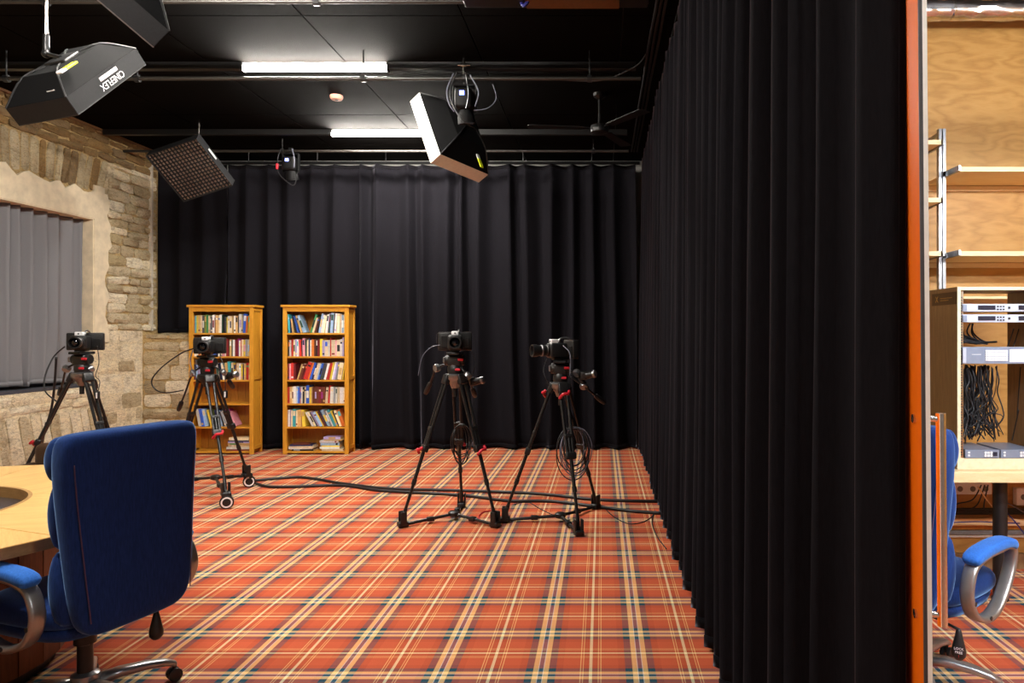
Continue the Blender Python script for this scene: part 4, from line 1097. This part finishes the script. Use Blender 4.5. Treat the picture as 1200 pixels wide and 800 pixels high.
def swivel_chair(label, loc, rotz, lever_x, writing=False, base=0.0):
    t = thing('swivel_chair', label, 'chair', (loc[0], loc[1], 0), rotz)
    B = dict(parent=t, world=False)
    # spine of the back: y of the rear shell at height z
    ys = lambda z: -0.245 - 0.10 * max(0, (z - 0.62)) ** 1.0 * 0.55 - 0.03 * math.cos((z - 0.42) * 4.6) * 0.8
    secs = []
    zs = [0.400, 0.405, 0.42, 0.45, 0.50, 0.58, 0.68, 0.80, 0.92, 1.02, 1.09, 1.13, 1.150, 1.157, 1.160]
    wd = [0.12, 0.165, 0.198, 0.222, 0.236, 0.246, 0.254, 0.264, 0.273, 0.279, 0.279, 0.272, 0.256, 0.224, 0.155]
    th = [0.012, 0.025, 0.036, 0.044, 0.048, 0.05, 0.052, 0.053, 0.055, 0.058, 0.060, 0.058, 0.050, 0.036, 0.014]
    loft([(ys(z), z, a, b) for z, a, b in zip(zs, wd, th)], 36, 4.2).build('back_shell', 'blue', smooth=True, sub=1, **B)

    def pillow(z0, z1, hw, ht, nm, off=0.06):
        k = 9; s = []
        for i in range(k + 1):
            f = i / k; z = z0 + (z1 - z0) * f; bul = math.sin(PI * min(1, max(0, 0.06 + 0.88 * f))) ** 0.45
            s.append((ys(z) + off, z, hw * (0.80 + 0.20 * bul), ht * bul))
        loft(s, 32, 3.0).build(nm, 'blue', smooth=True, sub=1, **B)
    pillow(0.97, 1.150, 0.268, 0.070, 'headrest_pillow', 0.062)
    pillow(0.72, 0.985, 0.262, 0.058, 'back_pillow', 0.060)
    pillow(0.44, 0.735, 0.262, 0.070, 'lumbar_pillow', 0.066)
    for sg in (-1, 1):
        pts = [(sg * (0.205 + 0.075 * (z - 0.45)), ys(z) - 0.0515, z) for z in [0.47, 0.54, 0.62, 0.7, 0.8, 0.9, 1.0, 1.05]]
        MB().tube(pts, 0.0022, 6, smooth=3).build('piping', 'seam', smooth=True, **B)
    # seat: layered cushions
    loft([(0.0, 0.385, 0.20, 0.18), (0.0, 0.39, 0.245, 0.235), (0.0, 0.42, 0.255, 0.25), (0.0, 0.435, 0.245, 0.24)], 36, 4).build('seat_pan', 'blue', smooth=True, **B)
    loft([(0.01, 0.425, 0.23, 0.23), (0.01, 0.435, 0.262, 0.262), (0.01, 0.47, 0.272, 0.272), (0.01, 0.505, 0.262, 0.262), (0.01, 0.52, 0.22, 0.22), (0.01, 0.524, 0.12, 0.12)], 36, 4).build('seat_cushion', 'blue', smooth=True, sub=1, **B)
    # arms: a closed grey loop with a padded top
    loop = [(-0.20, 0.560), (-0.205, 0.50), (-0.165, 0.430), (-0.08, 0.392), (0.0, 0.395), (0.075, 0.435), (0.135, 0.50), (0.175, 0.565), (0.18, 0.622), (0.13, 0.645), (0.03, 0.645), (-0.08, 0.640), (-0.165, 0.615)]
    for sg in (-1, 1):
        x = sg * 0.315; P = [Vector((x, a, b)) for a, b in loop]; m = len(P); q = []
        for i in range(m):
            a, b, c, d = P[i - 1], P[i], P[(i + 1) % m], P[(i + 2) % m]
            for k in range(4):
                s = k / 4; q.append(0.5 * ((2 * b) + (c - a) * s + (2 * a - 5 * b + 4 * c - d) * s * s + (3 * b - a - 3 * c + d) * s ** 3))
        rings = []
        for i, p in enumerate(q):
            d = (q[(i + 1) % len(q)] - q[i - 1]).normalized(); nn = Vector((1, 0, 0)).cross(d).normalized()
            hw, ht = 0.027, 0.013
            rings.append([p + Vector((math.copysign(abs(math.cos(a)) ** 0.6, math.cos(a)) * hw, 0, 0)) + nn * math.copysign(abs(math.sin(a)) ** 0.6, math.sin(a)) * ht for a in [2 * PI * k / 12 for k in range(12)]])
        rings.append(rings[0]); arm = MB().ring(rings, caps=False).build('armrest', 'arm_grey', smooth=True, **B)
        pad = MB(); s = []
        pp = [(-0.185, 0.628), (-0.17, 0.648), (-0.10, 0.662), (0.0, 0.668), (0.10, 0.668), (0.165, 0.655), (0.19, 0.625)]
        pr = []
        for i, (a, b) in enumerate(pp):
            d = Vector((0, pp[min(i + 1, 6)][0] - pp[max(i - 1, 0)][0], pp[min(i + 1, 6)][1] - pp[max(i - 1, 0)][1])).normalized(); nn = Vector((1, 0, 0)).cross(d)
            k_ = 0.75 if i in (0, 6) else 1.0
            pr.append([Vector((x, a, b)) + Vector((math.copysign(abs(math.cos(g)) ** 0.6, math.cos(g)) * 0.040 * k_, 0, 0)) + nn * math.copysign(abs(math.sin(g)) ** 0.6, math.sin(g)) * 0.022 * k_ for g in [2 * PI * j / 14 for j in range(14)]])
        MB().ring(pr).build('arm_pad', 'blue_pad', arm, world=False, smooth=True, sub=1)
        for a, b in ((-0.192, 0.48), (-0.06, 0.393)):
            MB().lathe([(0.009, 0), (0.009, 0.003), (0.005, 0.003)], (x + sg * 0.025, a, b + 0.004), (sg, 0, 0), 10).build('bolt', 'black', arm, world=False)
    # column, base, casters
    MB().lathe([(0.028, 0.13), (0.028, 0.27), (0.04, 0.275), (0.04, 0.36)], n=18).build('column', 'black_metal', smooth=SM, **B)
    MB().rbox((0, -0.02, 0.37), (0.22, 0.26, 0.035), 0.012).build('mechanism', 'black', **B)
    bs = MB().lathe([(0.05, 0.075), (0.055, 0.085), (0.05, 0.15), (0.032, 0.16)], n=18).build('base_hub', 'base_grey', smooth=SM, **B)
    for k in range(5):
        a = 2 * PI * k / 5 + base - rotz; d = Vector((math.cos(a), math.sin(a), 0)); e = Vector((-d.y, d.x, 0))
        rings = []
        for f, z, hw, ht in ((0.03, 0.108, 0.032, 0.022), (0.12, 0.114, 0.030, 0.020), (0.22, 0.106, 0.027, 0.017), (0.29, 0.092, 0.024, 0.015), (0.330, 0.074, 0.020, 0.012)):
            rings.append([d * f + e * math.copysign(abs(math.cos(g)) ** 0.7, math.cos(g)) * hw + Vector((0, 0, z + math.copysign(abs(math.sin(g)) ** 0.7, math.sin(g)) * ht)) for g in [2 * PI * j / 12 for j in range(12)]])
        MB().ring(rings).build('base_leg', 'base_grey', smooth=True, **B)
        c = d * 0.325
        m = MB()
        for s in (-1, 1): m.lathe([(0.018, -0.009), (0.028, -0.006), (0.028, 0.006), (0.018, 0.009)], c + e * 0.016 * s + Vector((0, 0, 0.029)), e, 14)
        m.cyl(c + Vector((0, 0, 0.03)), c + Vector((0, 0, 0.076)), 0.008, n=8); m.build('caster', 'black', smooth=SM, **B)
    # lever with its drop-shaped paddle
    lv = MB().tube([(0.05, -0.12, 0.37), (lever_x * 0.6, -0.17, 0.375), (lever_x, -0.20, 0.37)], 0.006, 8, smooth=3).build('lever', 'black_metal', smooth=True, **B)
    MB().lathe([(0.005, 0.0), (0.010, -0.01), (0.020, -0.055), (0.027, -0.085), (0.026, -0.105), (0.014, -0.120), (0.001, -0.123)], (lever_x, -0.20, 0.375), n=16).build('lever_paddle', 'black', lv, world=False, smooth=True)
    if writing:
        W = wm(t); p = W @ Vector((lever_x, -0.20, 0.375)); view = (Vector((0, 0, 1.52)) - p); view.z = 0; view.normalize(); x = Vector((-view.y, view.x, 0))
        for i, (s, mt) in enumerate((('LOCK', 'white'), ('FREE', 'white'), ('!', 'red'))):
            text(s, t, mt, 0.013, frame4(p + view * 0.0275 + Vector((0, 0, -0.070 - i * 0.0145)), x, (0, 0, 1)))
    return t


swivel_chair('blue suede swivel chair turned away at the round table', (-2.085, 2.86), math.radians(71.5), 0.15, base=math.radians(50))
swivel_chair('blue suede swivel chair behind the glass door, before the equipment desk', (1.375, 3.10), math.radians(-52), 0.28, True, base=math.radians(-30))

# ------------------------------------------------------------------ round ring table
TC = Vector((-3.12, 3.08, 0)); TR, TI = 1.10, 0.50
t = thing('round_table', 'round oak meeting table with a hole in its middle', 'table', TC)
for k in range(6):
    a0, a1 = 2 * PI * k / 6 - 0.35 + 0.002, 2 * PI * (k + 1) / 6 - 0.35 - 0.002; n = 14; m = MB()
    am = (a0 + a1) / 2
    def wedge(r0, r1, z0, z1, mm):
        up = []; lo = []
        for i in range(n + 1):
            a = a0 + (a1 - a0) * i / n - am
            up.append([Vector((math.cos(a) * r, math.sin(a) * r, z)) for r, z in ((r0, z0), (r1, z0), (r1, z1), (r0, z1))])
        mm.ring(up); return mm
    o = wedge(TI, TR, 0.712, 0.750, m).build('tabletop_segment', 'table', t, world=False)
    o.rotation_euler = (0, 0, am)
    o = wedge(TR - 0.001, TR + 0.004, 0.706, 0.748, MB()).build('edge_band', 'table_edge', t, world=False); o.rotation_euler = (0, 0, am)
ring = MB(); n = 48
ring.ring([[Vector((math.cos(2 * PI * i / n) * r, math.sin(2 * PI * i / n) * r, z)) for i in range(n)] for r, z in ((TI + 0.004, 0.752), (TI - 0.012, 0.752), (TI - 0.012, 0.66), (TI + 0.004, 0.66))], caps=False)
ring.build('inner_collar', 'table_edge', t, world=False, smooth=SM)
MB().lathe([(0.001, 0.66), (0.49, 0.66), (0.49, 0.70), (0.001, 0.70)], n=40).build('recessed_panel', 'glass_dark', t, world=False)
PR = 0.64; n = 30
for k in range(n):
    a = 2 * PI * k / n; d = Vector((math.cos(a), math.sin(a), 0)); e = Vector((-d.y, d.x, 0)); hw = PI * PR / n - 0.003
    MB().prism([d * PR - e * hw + Vector((0, 0, 0.06)), d * PR + e * hw + Vector((0, 0, 0.06)), d * PR + e * hw + Vector((0, 0, 0.706)), d * PR - e * hw + Vector((0, 0, 0.706))], -d * 0.025).build('pedestal_slat', 'pedestal', t, world=False)
MB().lathe([(0.60, 0.0), (0.60, 0.06), (0.54, 0.06), (0.54, 0.0)], n=40).build('pedestal_plinth', 'black', t, world=False)

# low brown leather armchair beyond the table
t = thing('armchair', 'dark brown leather armchair barely showing over the table', 'armchair', (-3.93, 4.98, 0), math.radians(176))
B = dict(parent=t, world=False)
MB().rbox((0, 0.02, 0.34), (0.50, 0.50, 0.16), 0.05).build('seat', 'leather', smooth=SM, **B)
MB().rbox((0, -0.27, 0.46), (0.56, 0.12, 0.50), 0.05).build('backrest', 'leather', smooth=SM, **B)
for s in (-1, 1):
    MB().rbox((s * 0.29, 0.0, 0.42), (0.09, 0.56, 0.30), 0.04).build('armrest', 'leather', smooth=SM, **B)
    for yy in (-0.24, 0.22): MB().cyl((s * 0.25, yy, 0), (s * 0.25, yy, 0.27), 0.016, 0.024).build('leg', 'black', **B)

# ------------------------------------------------------------------ glass door by the viewpoint
D0 = Vector((0.5475, 1.21, 0)); dd = Vector((0.12, 0.993, 0)).normalized(); dn = Vector((dd.y, -dd.x, 0))
tilt = 0.0087
shear = lambda m: m.xf(Matrix(((1, 0, -tilt, tilt * 1.45), (0, 1, 0, 0), (0, 0, 1, 0), (0, 0, 0, 1))))
door = struct(bpy.data.objects.new('door_1', None), 'orange backed glass door leaf standing open beside the curtain end', 'door'); COL.objects.link(door); door.location = D0


def slab(s0, s1, w0, w1, z0, z1):
    P = [D0 + dd * s0 + dn * w0, D0 + dd * s1 + dn * w0, D0 + dd * s1 + dn * w1, D0 + dd * s0 + dn * w1]
    return MB().prism([p + Vector((0, 0, z0)) for p in P], (0, 0, z1 - z0))


shear(slab(0.004, 0.90, 0.0, 0.010, 0.02, 2.75)).build('door_panel', 'orange', door)
shear(slab(-0.001, 0.004, -0.0006, 0.005, 0.02, 2.75)).build('gasket', 'gasket', door)
shear(slab(0.0, 0.010, 0.005, 0.013, 0.02, 2.75)).build('edge_profile', 'edge_white', door)
hp = D0 + dd * 0.045 + dn * 0.045
zA, zB = 1.38, 1.005
hm = MB().cyl(hp + Vector((0, 0, zB)), hp + Vector((0, 0, zA)), 0.0085, n=18)
for z in (1.370, 1.025): hm.cyl(hp + Vector((0, 0, z)), D0 + dd * 0.045 + dn * 0.011 + Vector((0, 0, z)), 0.0055, n=12)
shear(hm).build('handle', 'steel', door, smooth=SM)
for z in (1.370, 1.025):
    shear(MB().cyl(D0 + dd * 0.045 + dn * -0.003 + Vector((0, 0, z)), D0 + dd * 0.045 + Vector((0, 0, z)), 0.008, n=16)).build('handle_bolt', 'steel', door, smooth=SM)

# ------------------------------------------------------------------ control room
RXA, RXB, RYF, RYB, RZ0, RZ1 = 1.97, 2.47, 3.92, 4.28, 0.770, 1.78
t = thing('desk', 'pale birch desk with a round black leg carrying the rack', 'desk', (2.6, 4.2, 0))
MB().b2((1.72, 3.86, 0.708), (4.2, 4.56, 0.768)).build('desktop', 'birch', t, bevel=0.004)
for x in (2.284, 3.9): MB().lathe([(0.046, 0), (0.046, 0.01), (0.038, 0.015), (0.038, 0.708)], (x, 4.06, 0), n=20).build('leg', 'black', t, smooth=SM)

t = thing('equipment_rack', 'open wooden equipment rack with pale edges standing on the desk', 'rack', ((RXA + RXB) / 2, 4.1, RZ0))
for nm, x0, x1 in (('side_panel', RXA, RXA + 0.018), ('side_panel', RXB - 0.018, RXB)): MB().b2((x0, RYF + 0.004, RZ0), (x1, RYB, RZ1)).build(nm, 'rack_side', t)
MB().b2((RXA + 0.018, RYF + 0.004, RZ1 - 0.018), (RXB - 0.018, RYB, RZ1)).build('top_panel', 'rack_side', t)
MB().b2((RXA + 0.018, RYF + 0.004, RZ0), (RXB - 0.018, RYB, RZ0 + 0.06)).build('bottom_panel', 'birch', t)
for lo, hi in (((RXA, RYF, RZ0), (RXA + 0.018, RYF + 0.004, RZ1)), ((RXB - 0.018, RYF, RZ0), (RXB, RYF + 0.004, RZ1)), ((RXA + 0.018, RYF, RZ1 - 0.018), (RXB - 0.018, RYF + 0.004, RZ1)), ((RXA + 0.018, RYF, RZ0), (RXB - 0.018, RYF + 0.004, RZ0 + 0.06))):
    MB().b2(lo, hi).build('edge_band', 'rack_edge', t)
for x in (RXA + 0.019, RXB - 0.039):
    rl = MB().b2((x, RYF + 0.0145, RZ0 + 0.06), (x + 0.02, RYF + 0.03, RZ1 - 0.018)).build('rack_rail', 'steel', t)
    hv = MB()
    for k in range(60): hv.b2((x + 0.006, RYF + 0.0135, RZ0 + 0.075 + k * 0.0148), (x + 0.014, RYF + 0.0145, RZ0 + 0.081 + k * 0.0148))
    hv.build('rail_holes', 'black', rl)['kind'] = 'stuff'
MB().b2((RXA - 0.001, RYF + 0.006, RZ1 - 0.095), (RXA, RYB - 0.06, RZ1 - 0.025)).build('sticker', 'sticker', t)
text('X', t, 'gold', 0.05, frame4((RXA - 0.0015, RYB - 0.12, RZ1 - 0.062), (0, -1, 0), (0, 0, 1)), ext=0.0003)
for k, (s0, s1, z) in enumerate(((0.16, 0.30, 0.055), (0.16, 0.26, 0.067))): MB().b2((RXA - 0.0016, RYB - s1, RZ1 - z - 0.003), (RXA - 0.001, RYB - s0, RZ1 - z)).build('sticker_line', 'gold', t)


def rack_unit(name, label, z0, z1, parts, mat='silver_unit', x0=RXA + 0.030, x1=RXB - 0.030, dp=0.2, ears=True, group=None):
    t = thing(name, label, 'rack unit', ((x0 + x1) / 2, RYF, z0), 0, group)
    MB().b2((x0, RYF + 0.004, z0), (x1, RYF + 0.012, z1)).build('front_panel', mat, t, bevel=0.0015)
    MB().b2((x0 + 0.012, RYF + 0.012, z0 + 0.002), (x1 - 0.012, RYF + dp, z1 - 0.002)).build('chassis', 'unit_grey', t)
    for nm, xa, xb, za, zb, mt in parts:
        MB().b2((x0 + xa, RYF - 0.001, z0 + za), (x0 + xb, RYF + 0.0045, z0 + zb)).build(nm, mt, t)
    return t


Zr = lambda py: 1.52 - (py - 391) * 3.93 / 830
slim = [('display', 0.085, 0.18, 0.010, 0.034, 'screen'), ('display', 0.31, 0.40, 0.010, 0.034, 'screen')] + [('button', 0.19 + 0.016 * (k % 3), 0.198 + 0.016 * (k % 3), 0.008 + 0.016 * (k // 3), 0.016 + 0.016 * (k // 3), 'black') for k in range(6)] + [('dial', 0.252, 0.262, 0.015, 0.027, 'black'), ('corner_pad', 0.0, 0.022, 0.004, 0.038, 'unit_grey')]
rack_unit('receiver', 'silver one-unit receiver with dark displays, upper of the slim pair in the rack', Zr(365), Zr(356), slim)
rack_unit('receiver', 'silver one-unit receiver with dark displays, lower of the slim pair in the rack', Zr(377.5), Zr(368.5), slim)
grid_b = [('button', 0.125 + 0.0125 * (k % 10), 0.1355 + 0.0125 * (k % 10), 0.016 + 0.0125 * (k // 10), 0.0265 + 0.0125 * (k // 10), 'white') for k in range(50)]
rack_unit('router_panel', 'wide blue grey panel with a grid of pale buttons in mid rack', Zr(426), Zr(406.5), grid_b + [('screen', 0.258, 0.38, 0.010, 0.080, 'screen_white'), ('name_line', 0.05, 0.10, 0.05, 0.053, 'white'), ('corner_pad', 0.0, 0.018, 0.004, 0.088, 'silver_unit')], 'unit_grey')
for k, (x0, x1, lab) in enumerate(((RXA + 0.045, RXA + 0.235, 'half width grey unit on the rack floor, nearer the pale edge'), (RXA + 0.242, RXB - 0.04, 'half width grey unit on the rack floor, farther from the pale edge'))):
    rack_unit('converter', lab, RZ0 + 0.062, RZ0 + 0.108, [('button', 0.105 + 0.016 * (q % 3), 0.117 + 0.016 * (q % 3), 0.008 + 0.016 * (q // 3), 0.020 + 0.016 * (q // 3), 'white') for q in range(6)] + [('dial', 0.014, 0.024, 0.010, 0.020, 'white'), ('dial', 0.014, 0.024, 0.026, 0.036, 'white'), ('display', 0.150, 0.175, 0.012, 0.034, 'screen')], 'unit_grey', x0, x1, 0.28)
m = MB(); rr = random.Random(5)
for k in range(90):
    xa = rr.uniform(RXA + 0.05, RXA + 0.26); za = Zr(428) - rr.uniform(0, 0.03); ya = RYF + rr.uniform(0.06, 0.2)
    pts = [(xa, ya, za)]
    for s in range(5): pts.append((min(RXB - 0.05, max(RXA + 0.045, xa + rr.uniform(-0.022, 0.028) * (s + 1) * 0.5)), ya + rr.uniform(-0.015, 0.03), za - (s + 1) * rr.uniform(0.065, 0.085)))
    m.tube([(x, y_, max(z, RZ0 + 0.115)) for x, y_, z in pts], rr.choice([0.003, 0.004, 0.005]), 5, smooth=4)
o = tag(m.build('cable_tangle', 'rubber', smooth=True), 'dense tangle of black cables hanging inside the rack', 'cables'); o['kind'] = 'stuff'
m = MB()
for k in range(16):
    xa = rr.uniform(RXA + 0.05, RXA + 0.22); ya = RYF + rr.uniform(0.2, 0.3)
    m.tube([(xa, ya, Zr(378)), (xa + rr.uniform(-0.02, 0.03), ya, Zr(390)), (xa + rr.uniform(0, 0.08), ya - 0.03, Zr(397 + rr.uniform(0, 5))), (xa + rr.uniform(0.08, 0.2), ya, Zr(402 + rr.uniform(-2, 2)))], 0.005, 5, smooth=4)
o = tag(m.build('cable_tangle', 'rubber', smooth=True), 'small bunch of black cables behind the gap under the slim receivers', 'cables'); o['kind'] = 'stuff'
for k, (a, b, c) in enumerate(((1196, 1192, 430), (1194, 1186, 480), (1188, 1180, 385), (1194, 1187, 385))):
    p = un(a, c, 4.1); q = un(b, c + (36 if c > 450 else 60 if c > 400 else 22), 4.15)
    tag(MB().tube([p, p.lerp(q, 0.5) + Vector((0.01, 0.02, -0.01)), q], 0.003, 5, smooth=5).build('rack_cable', 'rubber', smooth=True), f'single thin black cable hanging {("below the wide panel", "low down near the rack floor", "under the slim receivers, straighter", "under the slim receivers, outermost")[k]}', 'cable')

# wall shelving on slotted uprights
t = thing('shelf_upright', 'slotted aluminium shelf upright standing above the rack', 'shelf upright', (2.06, 4.32, 1.8))
for x in (2.048, 2.072): MB().b2((x, 4.30, 1.60), (x + 0.018, 4.33, 2.765)).build('channel', 'grey_metal', t)
MB().b2((2.066, 4.315, 1.60), (2.074, 4.33, 2.765)).build('slot_strip', 'black_metal', t)
for z in (2.745, 1.70): MB().b2((2.05, 4.33, z - 0.02), (2.068, 4.6, z)).build('wall_arm', 'grey_metal', t)
Zs = lambda py, y_=4.22: 1.52 - (py - 391) * y_ / 830
for py, lab in ((163, 'top'), (231, 'middle'), (294, 'lowest')):
    z = Zs(py)
    t = thing('wall_shelf', f'short birch shelf end beside the door edge, {lab} of three', 'shelf', (1.6, 4.4, z), 0, 'shelves beside the door edge')
    MB().b2((1.05, 4.235, z - 0.027), (2.03, 4.59, z)).build('shelf_board', 'birch', t)
    MB().prism([(2.035, 4.22, z + 0.004), (2.035, 4.60, z + 0.004), (2.035, 4.60, z - 0.045), (2.035, 4.22, z - 0.028)], (0.011, 0, 0)).build('bracket', 'grey_metal', t)
for py, lab in ((195, 'upper long birch shelf reaching out of view above the rack'), (294, 'lower long birch shelf reaching out of view just above the rack')):
    z = Zs(py, 4.17)
    t = thing('wall_shelf', lab, 'shelf', (3.2, 4.35, z), 0, 'long shelves above the rack')
    MB().b2((2.115, 4.18, z - 0.027), (4.5, 4.58, z)).build('shelf_board', 'birch', t)
    MB().prism([(2.098, 4.16, z + 0.006), (2.098, 4.34, z + 0.006), (2.098, 4.34, z - 0.03), (2.098, 4.16, z - 0.026)], (0.014, 0, 0)).build('bracket', 'grey_metal', t)
    MB().b2((2.07, 4.30, z - 0.028), (2.10, 4.34, z)).build('bracket_clip', 'grey_metal', t)
    MB().b2((2.115, 4.58, z - 0.06), (4.5, 4.598, z - 0.03)).build('wall_cleat', 'birch', t)
z = Zs(347, 4.45)
t = thing('wall_shelf', 'birch shelf whose bright edge shows through the rack top', 'shelf', (3.0, 4.5, z)); MB().b2((2.10, 4.45, z - 0.016), (4.5, 4.59, z)).build('shelf_board', 'birch', t); MB().b2((2.10, 4.575, z - 0.05), (4.5, 4.597, z - 0.017)).build('wall_cleat', 'birch', t)

# foil duct
t = thing('foil_duct', 'crinkled silver foil duct under the control room ceiling', 'duct', (2.8, 4.3, 3.48))
rr = random.Random(3); rings = []
for i in range(90):
    x = 1.0 + i * 0.04; r0 = 0.060 + rr.uniform(-0.003, 0.003)
    rings.append([Vector((x, 4.32 + math.cos(2 * PI * j / 20) * r0 * (1 + rr.uniform(-0.05, 0.05)), 3.492 + math.sin(2 * PI * j / 20) * r0 * (1 + rr.uniform(-0.05, 0.05)))) for j in range(20)])
MB().ring(rings).build('duct_skin', 'foil', t, smooth=0.4)
for x in (1.5, 2.13, 2.76, 3.4): MB().lathe([(0.063, -0.006), (0.0655, 0), (0.063, 0.006)], (x, 4.32, 3.492), (1, 0, 0), 20).build('duct_band', 'steel', t, smooth=SM)
for x in (1.8, 3.2): MB().cyl((x, 4.32, 3.55), (x, 4.32, CZ), 0.004, n=6).build('hanger', 'black', t)

# below the desk: power strips, trunking, wooden rails, cables
Zw = lambda py: 1.52 - (py - 391) * 4.56 / 830
for (xa, xb, za, zb, lab) in ((1118, 1163, 579, 566, 'white multi-socket strip on the plywood under the desk'), (1192, 1240, 592, 572, 'grey double socket box on the plywood beyond the black desk leg')):
    x0 = (xa - 705) * 4.55 / 830; x1 = (xb - 705) * 4.55 / 830
    t = thing('power_strip', lab, 'power strip', ((x0 + x1) / 2, 4.57, Zw(za)))
    MB().b2((x0, 4.555, Zw(za)), (x1, 4.599, Zw(zb))).build('body', 'white', t, bevel=0.003)
    k = max(2, int((x1 - x0) / 0.07))
    for i in range(k):
        x = x0 + (i + 0.5) * (x1 - x0) / k; MB().lathe([(0.018, 0), (0.018, 0.003), (0.014, 0.003)], (x, 4.5555, (Zw(za) + Zw(zb)) / 2), (0, -1, 0), 14).build('socket', 'neutral', t)
for pa, pb, mt, d_, lab in ((605, 613, 'birch', 0.10, 'pale wooden ledge along the wall under the desk, topmost'), (614, 620, 'pine_back', 0.05, 'brown wooden rail along the wall under the desk'), (621, 626, 'neutral', 0.045, 'grey cable trunking along the wall, above the plinth')):
    tag(MB().b2((0.98, 4.6 - d_, Zw(pb)), (4.5, 4.598, Zw(pa))).build('wall_rail', mt, bevel=0.002), lab, 'rail')
tag(MB().b2((0.98, 4.57, Zw(630)), (4.5, 4.598, Zw(627))).build('wall_rail', 'white_trim'), 'thin pale strip along the wall under the grey trunking', 'rail')
m = MB(); rr = random.Random(9)
for k in range(9):
    z = Zw(604) + 0.012 + 0.010 * (k % 4); y_ = 4.52 + 0.012 * (k // 4) + rr.uniform(0, 0.004)
    m.tube([(1.4 + i * 0.4, y_ + 0.01 * noise.noise((i, k, 0)), z + 0.008 * noise.noise((i * 2, k, 3)) + 0.01) for i in range(8)], 0.006, 5, smooth=4)
o = tag(m.build('cable_bundle', 'rubber', smooth=True), 'bundle of black cables lying along the ledge under the desk', 'cables'); o['kind'] = 'stuff'
for k, (pts, mt, lab) in enumerate((([(1150, 568), (1140, 585), (1122, 590), (1112, 596)], 'rubber', 'black cable looping from the socket strip towards the blue chair'), ([(1154, 568), (1146, 590), (1135, 597), (1120, 600)], 'rubber', 'black cable curving down behind the first under the desk'),
        ([(1158, 568), (1153, 592), (1156, 598), (1162, 602)], 'rubber', 'black cable hanging straight down beside the black desk leg'), ([(1146, 570), (1160, 590), (1175, 604), (1205, 612)], 'birch', 'pale cable slanting behind the black desk leg'),
        ([(1178, 598), (1190, 612), (1200, 625), (1208, 640)], 'blue_cable', 'blue cable hanging beyond the black desk leg'), ([(1178, 588), (1190, 594), (1200, 600), (1212, 602)], 'cable_grey', 'grey cable below the grey socket box'),
        ([(1118, 612), (1145, 611), (1168, 612), (1195, 613)], 'blue_cable', 'thin blue cable along the brown rail'))):
    tag(MB().tube([un(a, b, 4.47 - 0.006 * k) for a, b in pts], 0.004, 6, smooth=6).build('loose_cable', mt, smooth=True), lab, 'cable')
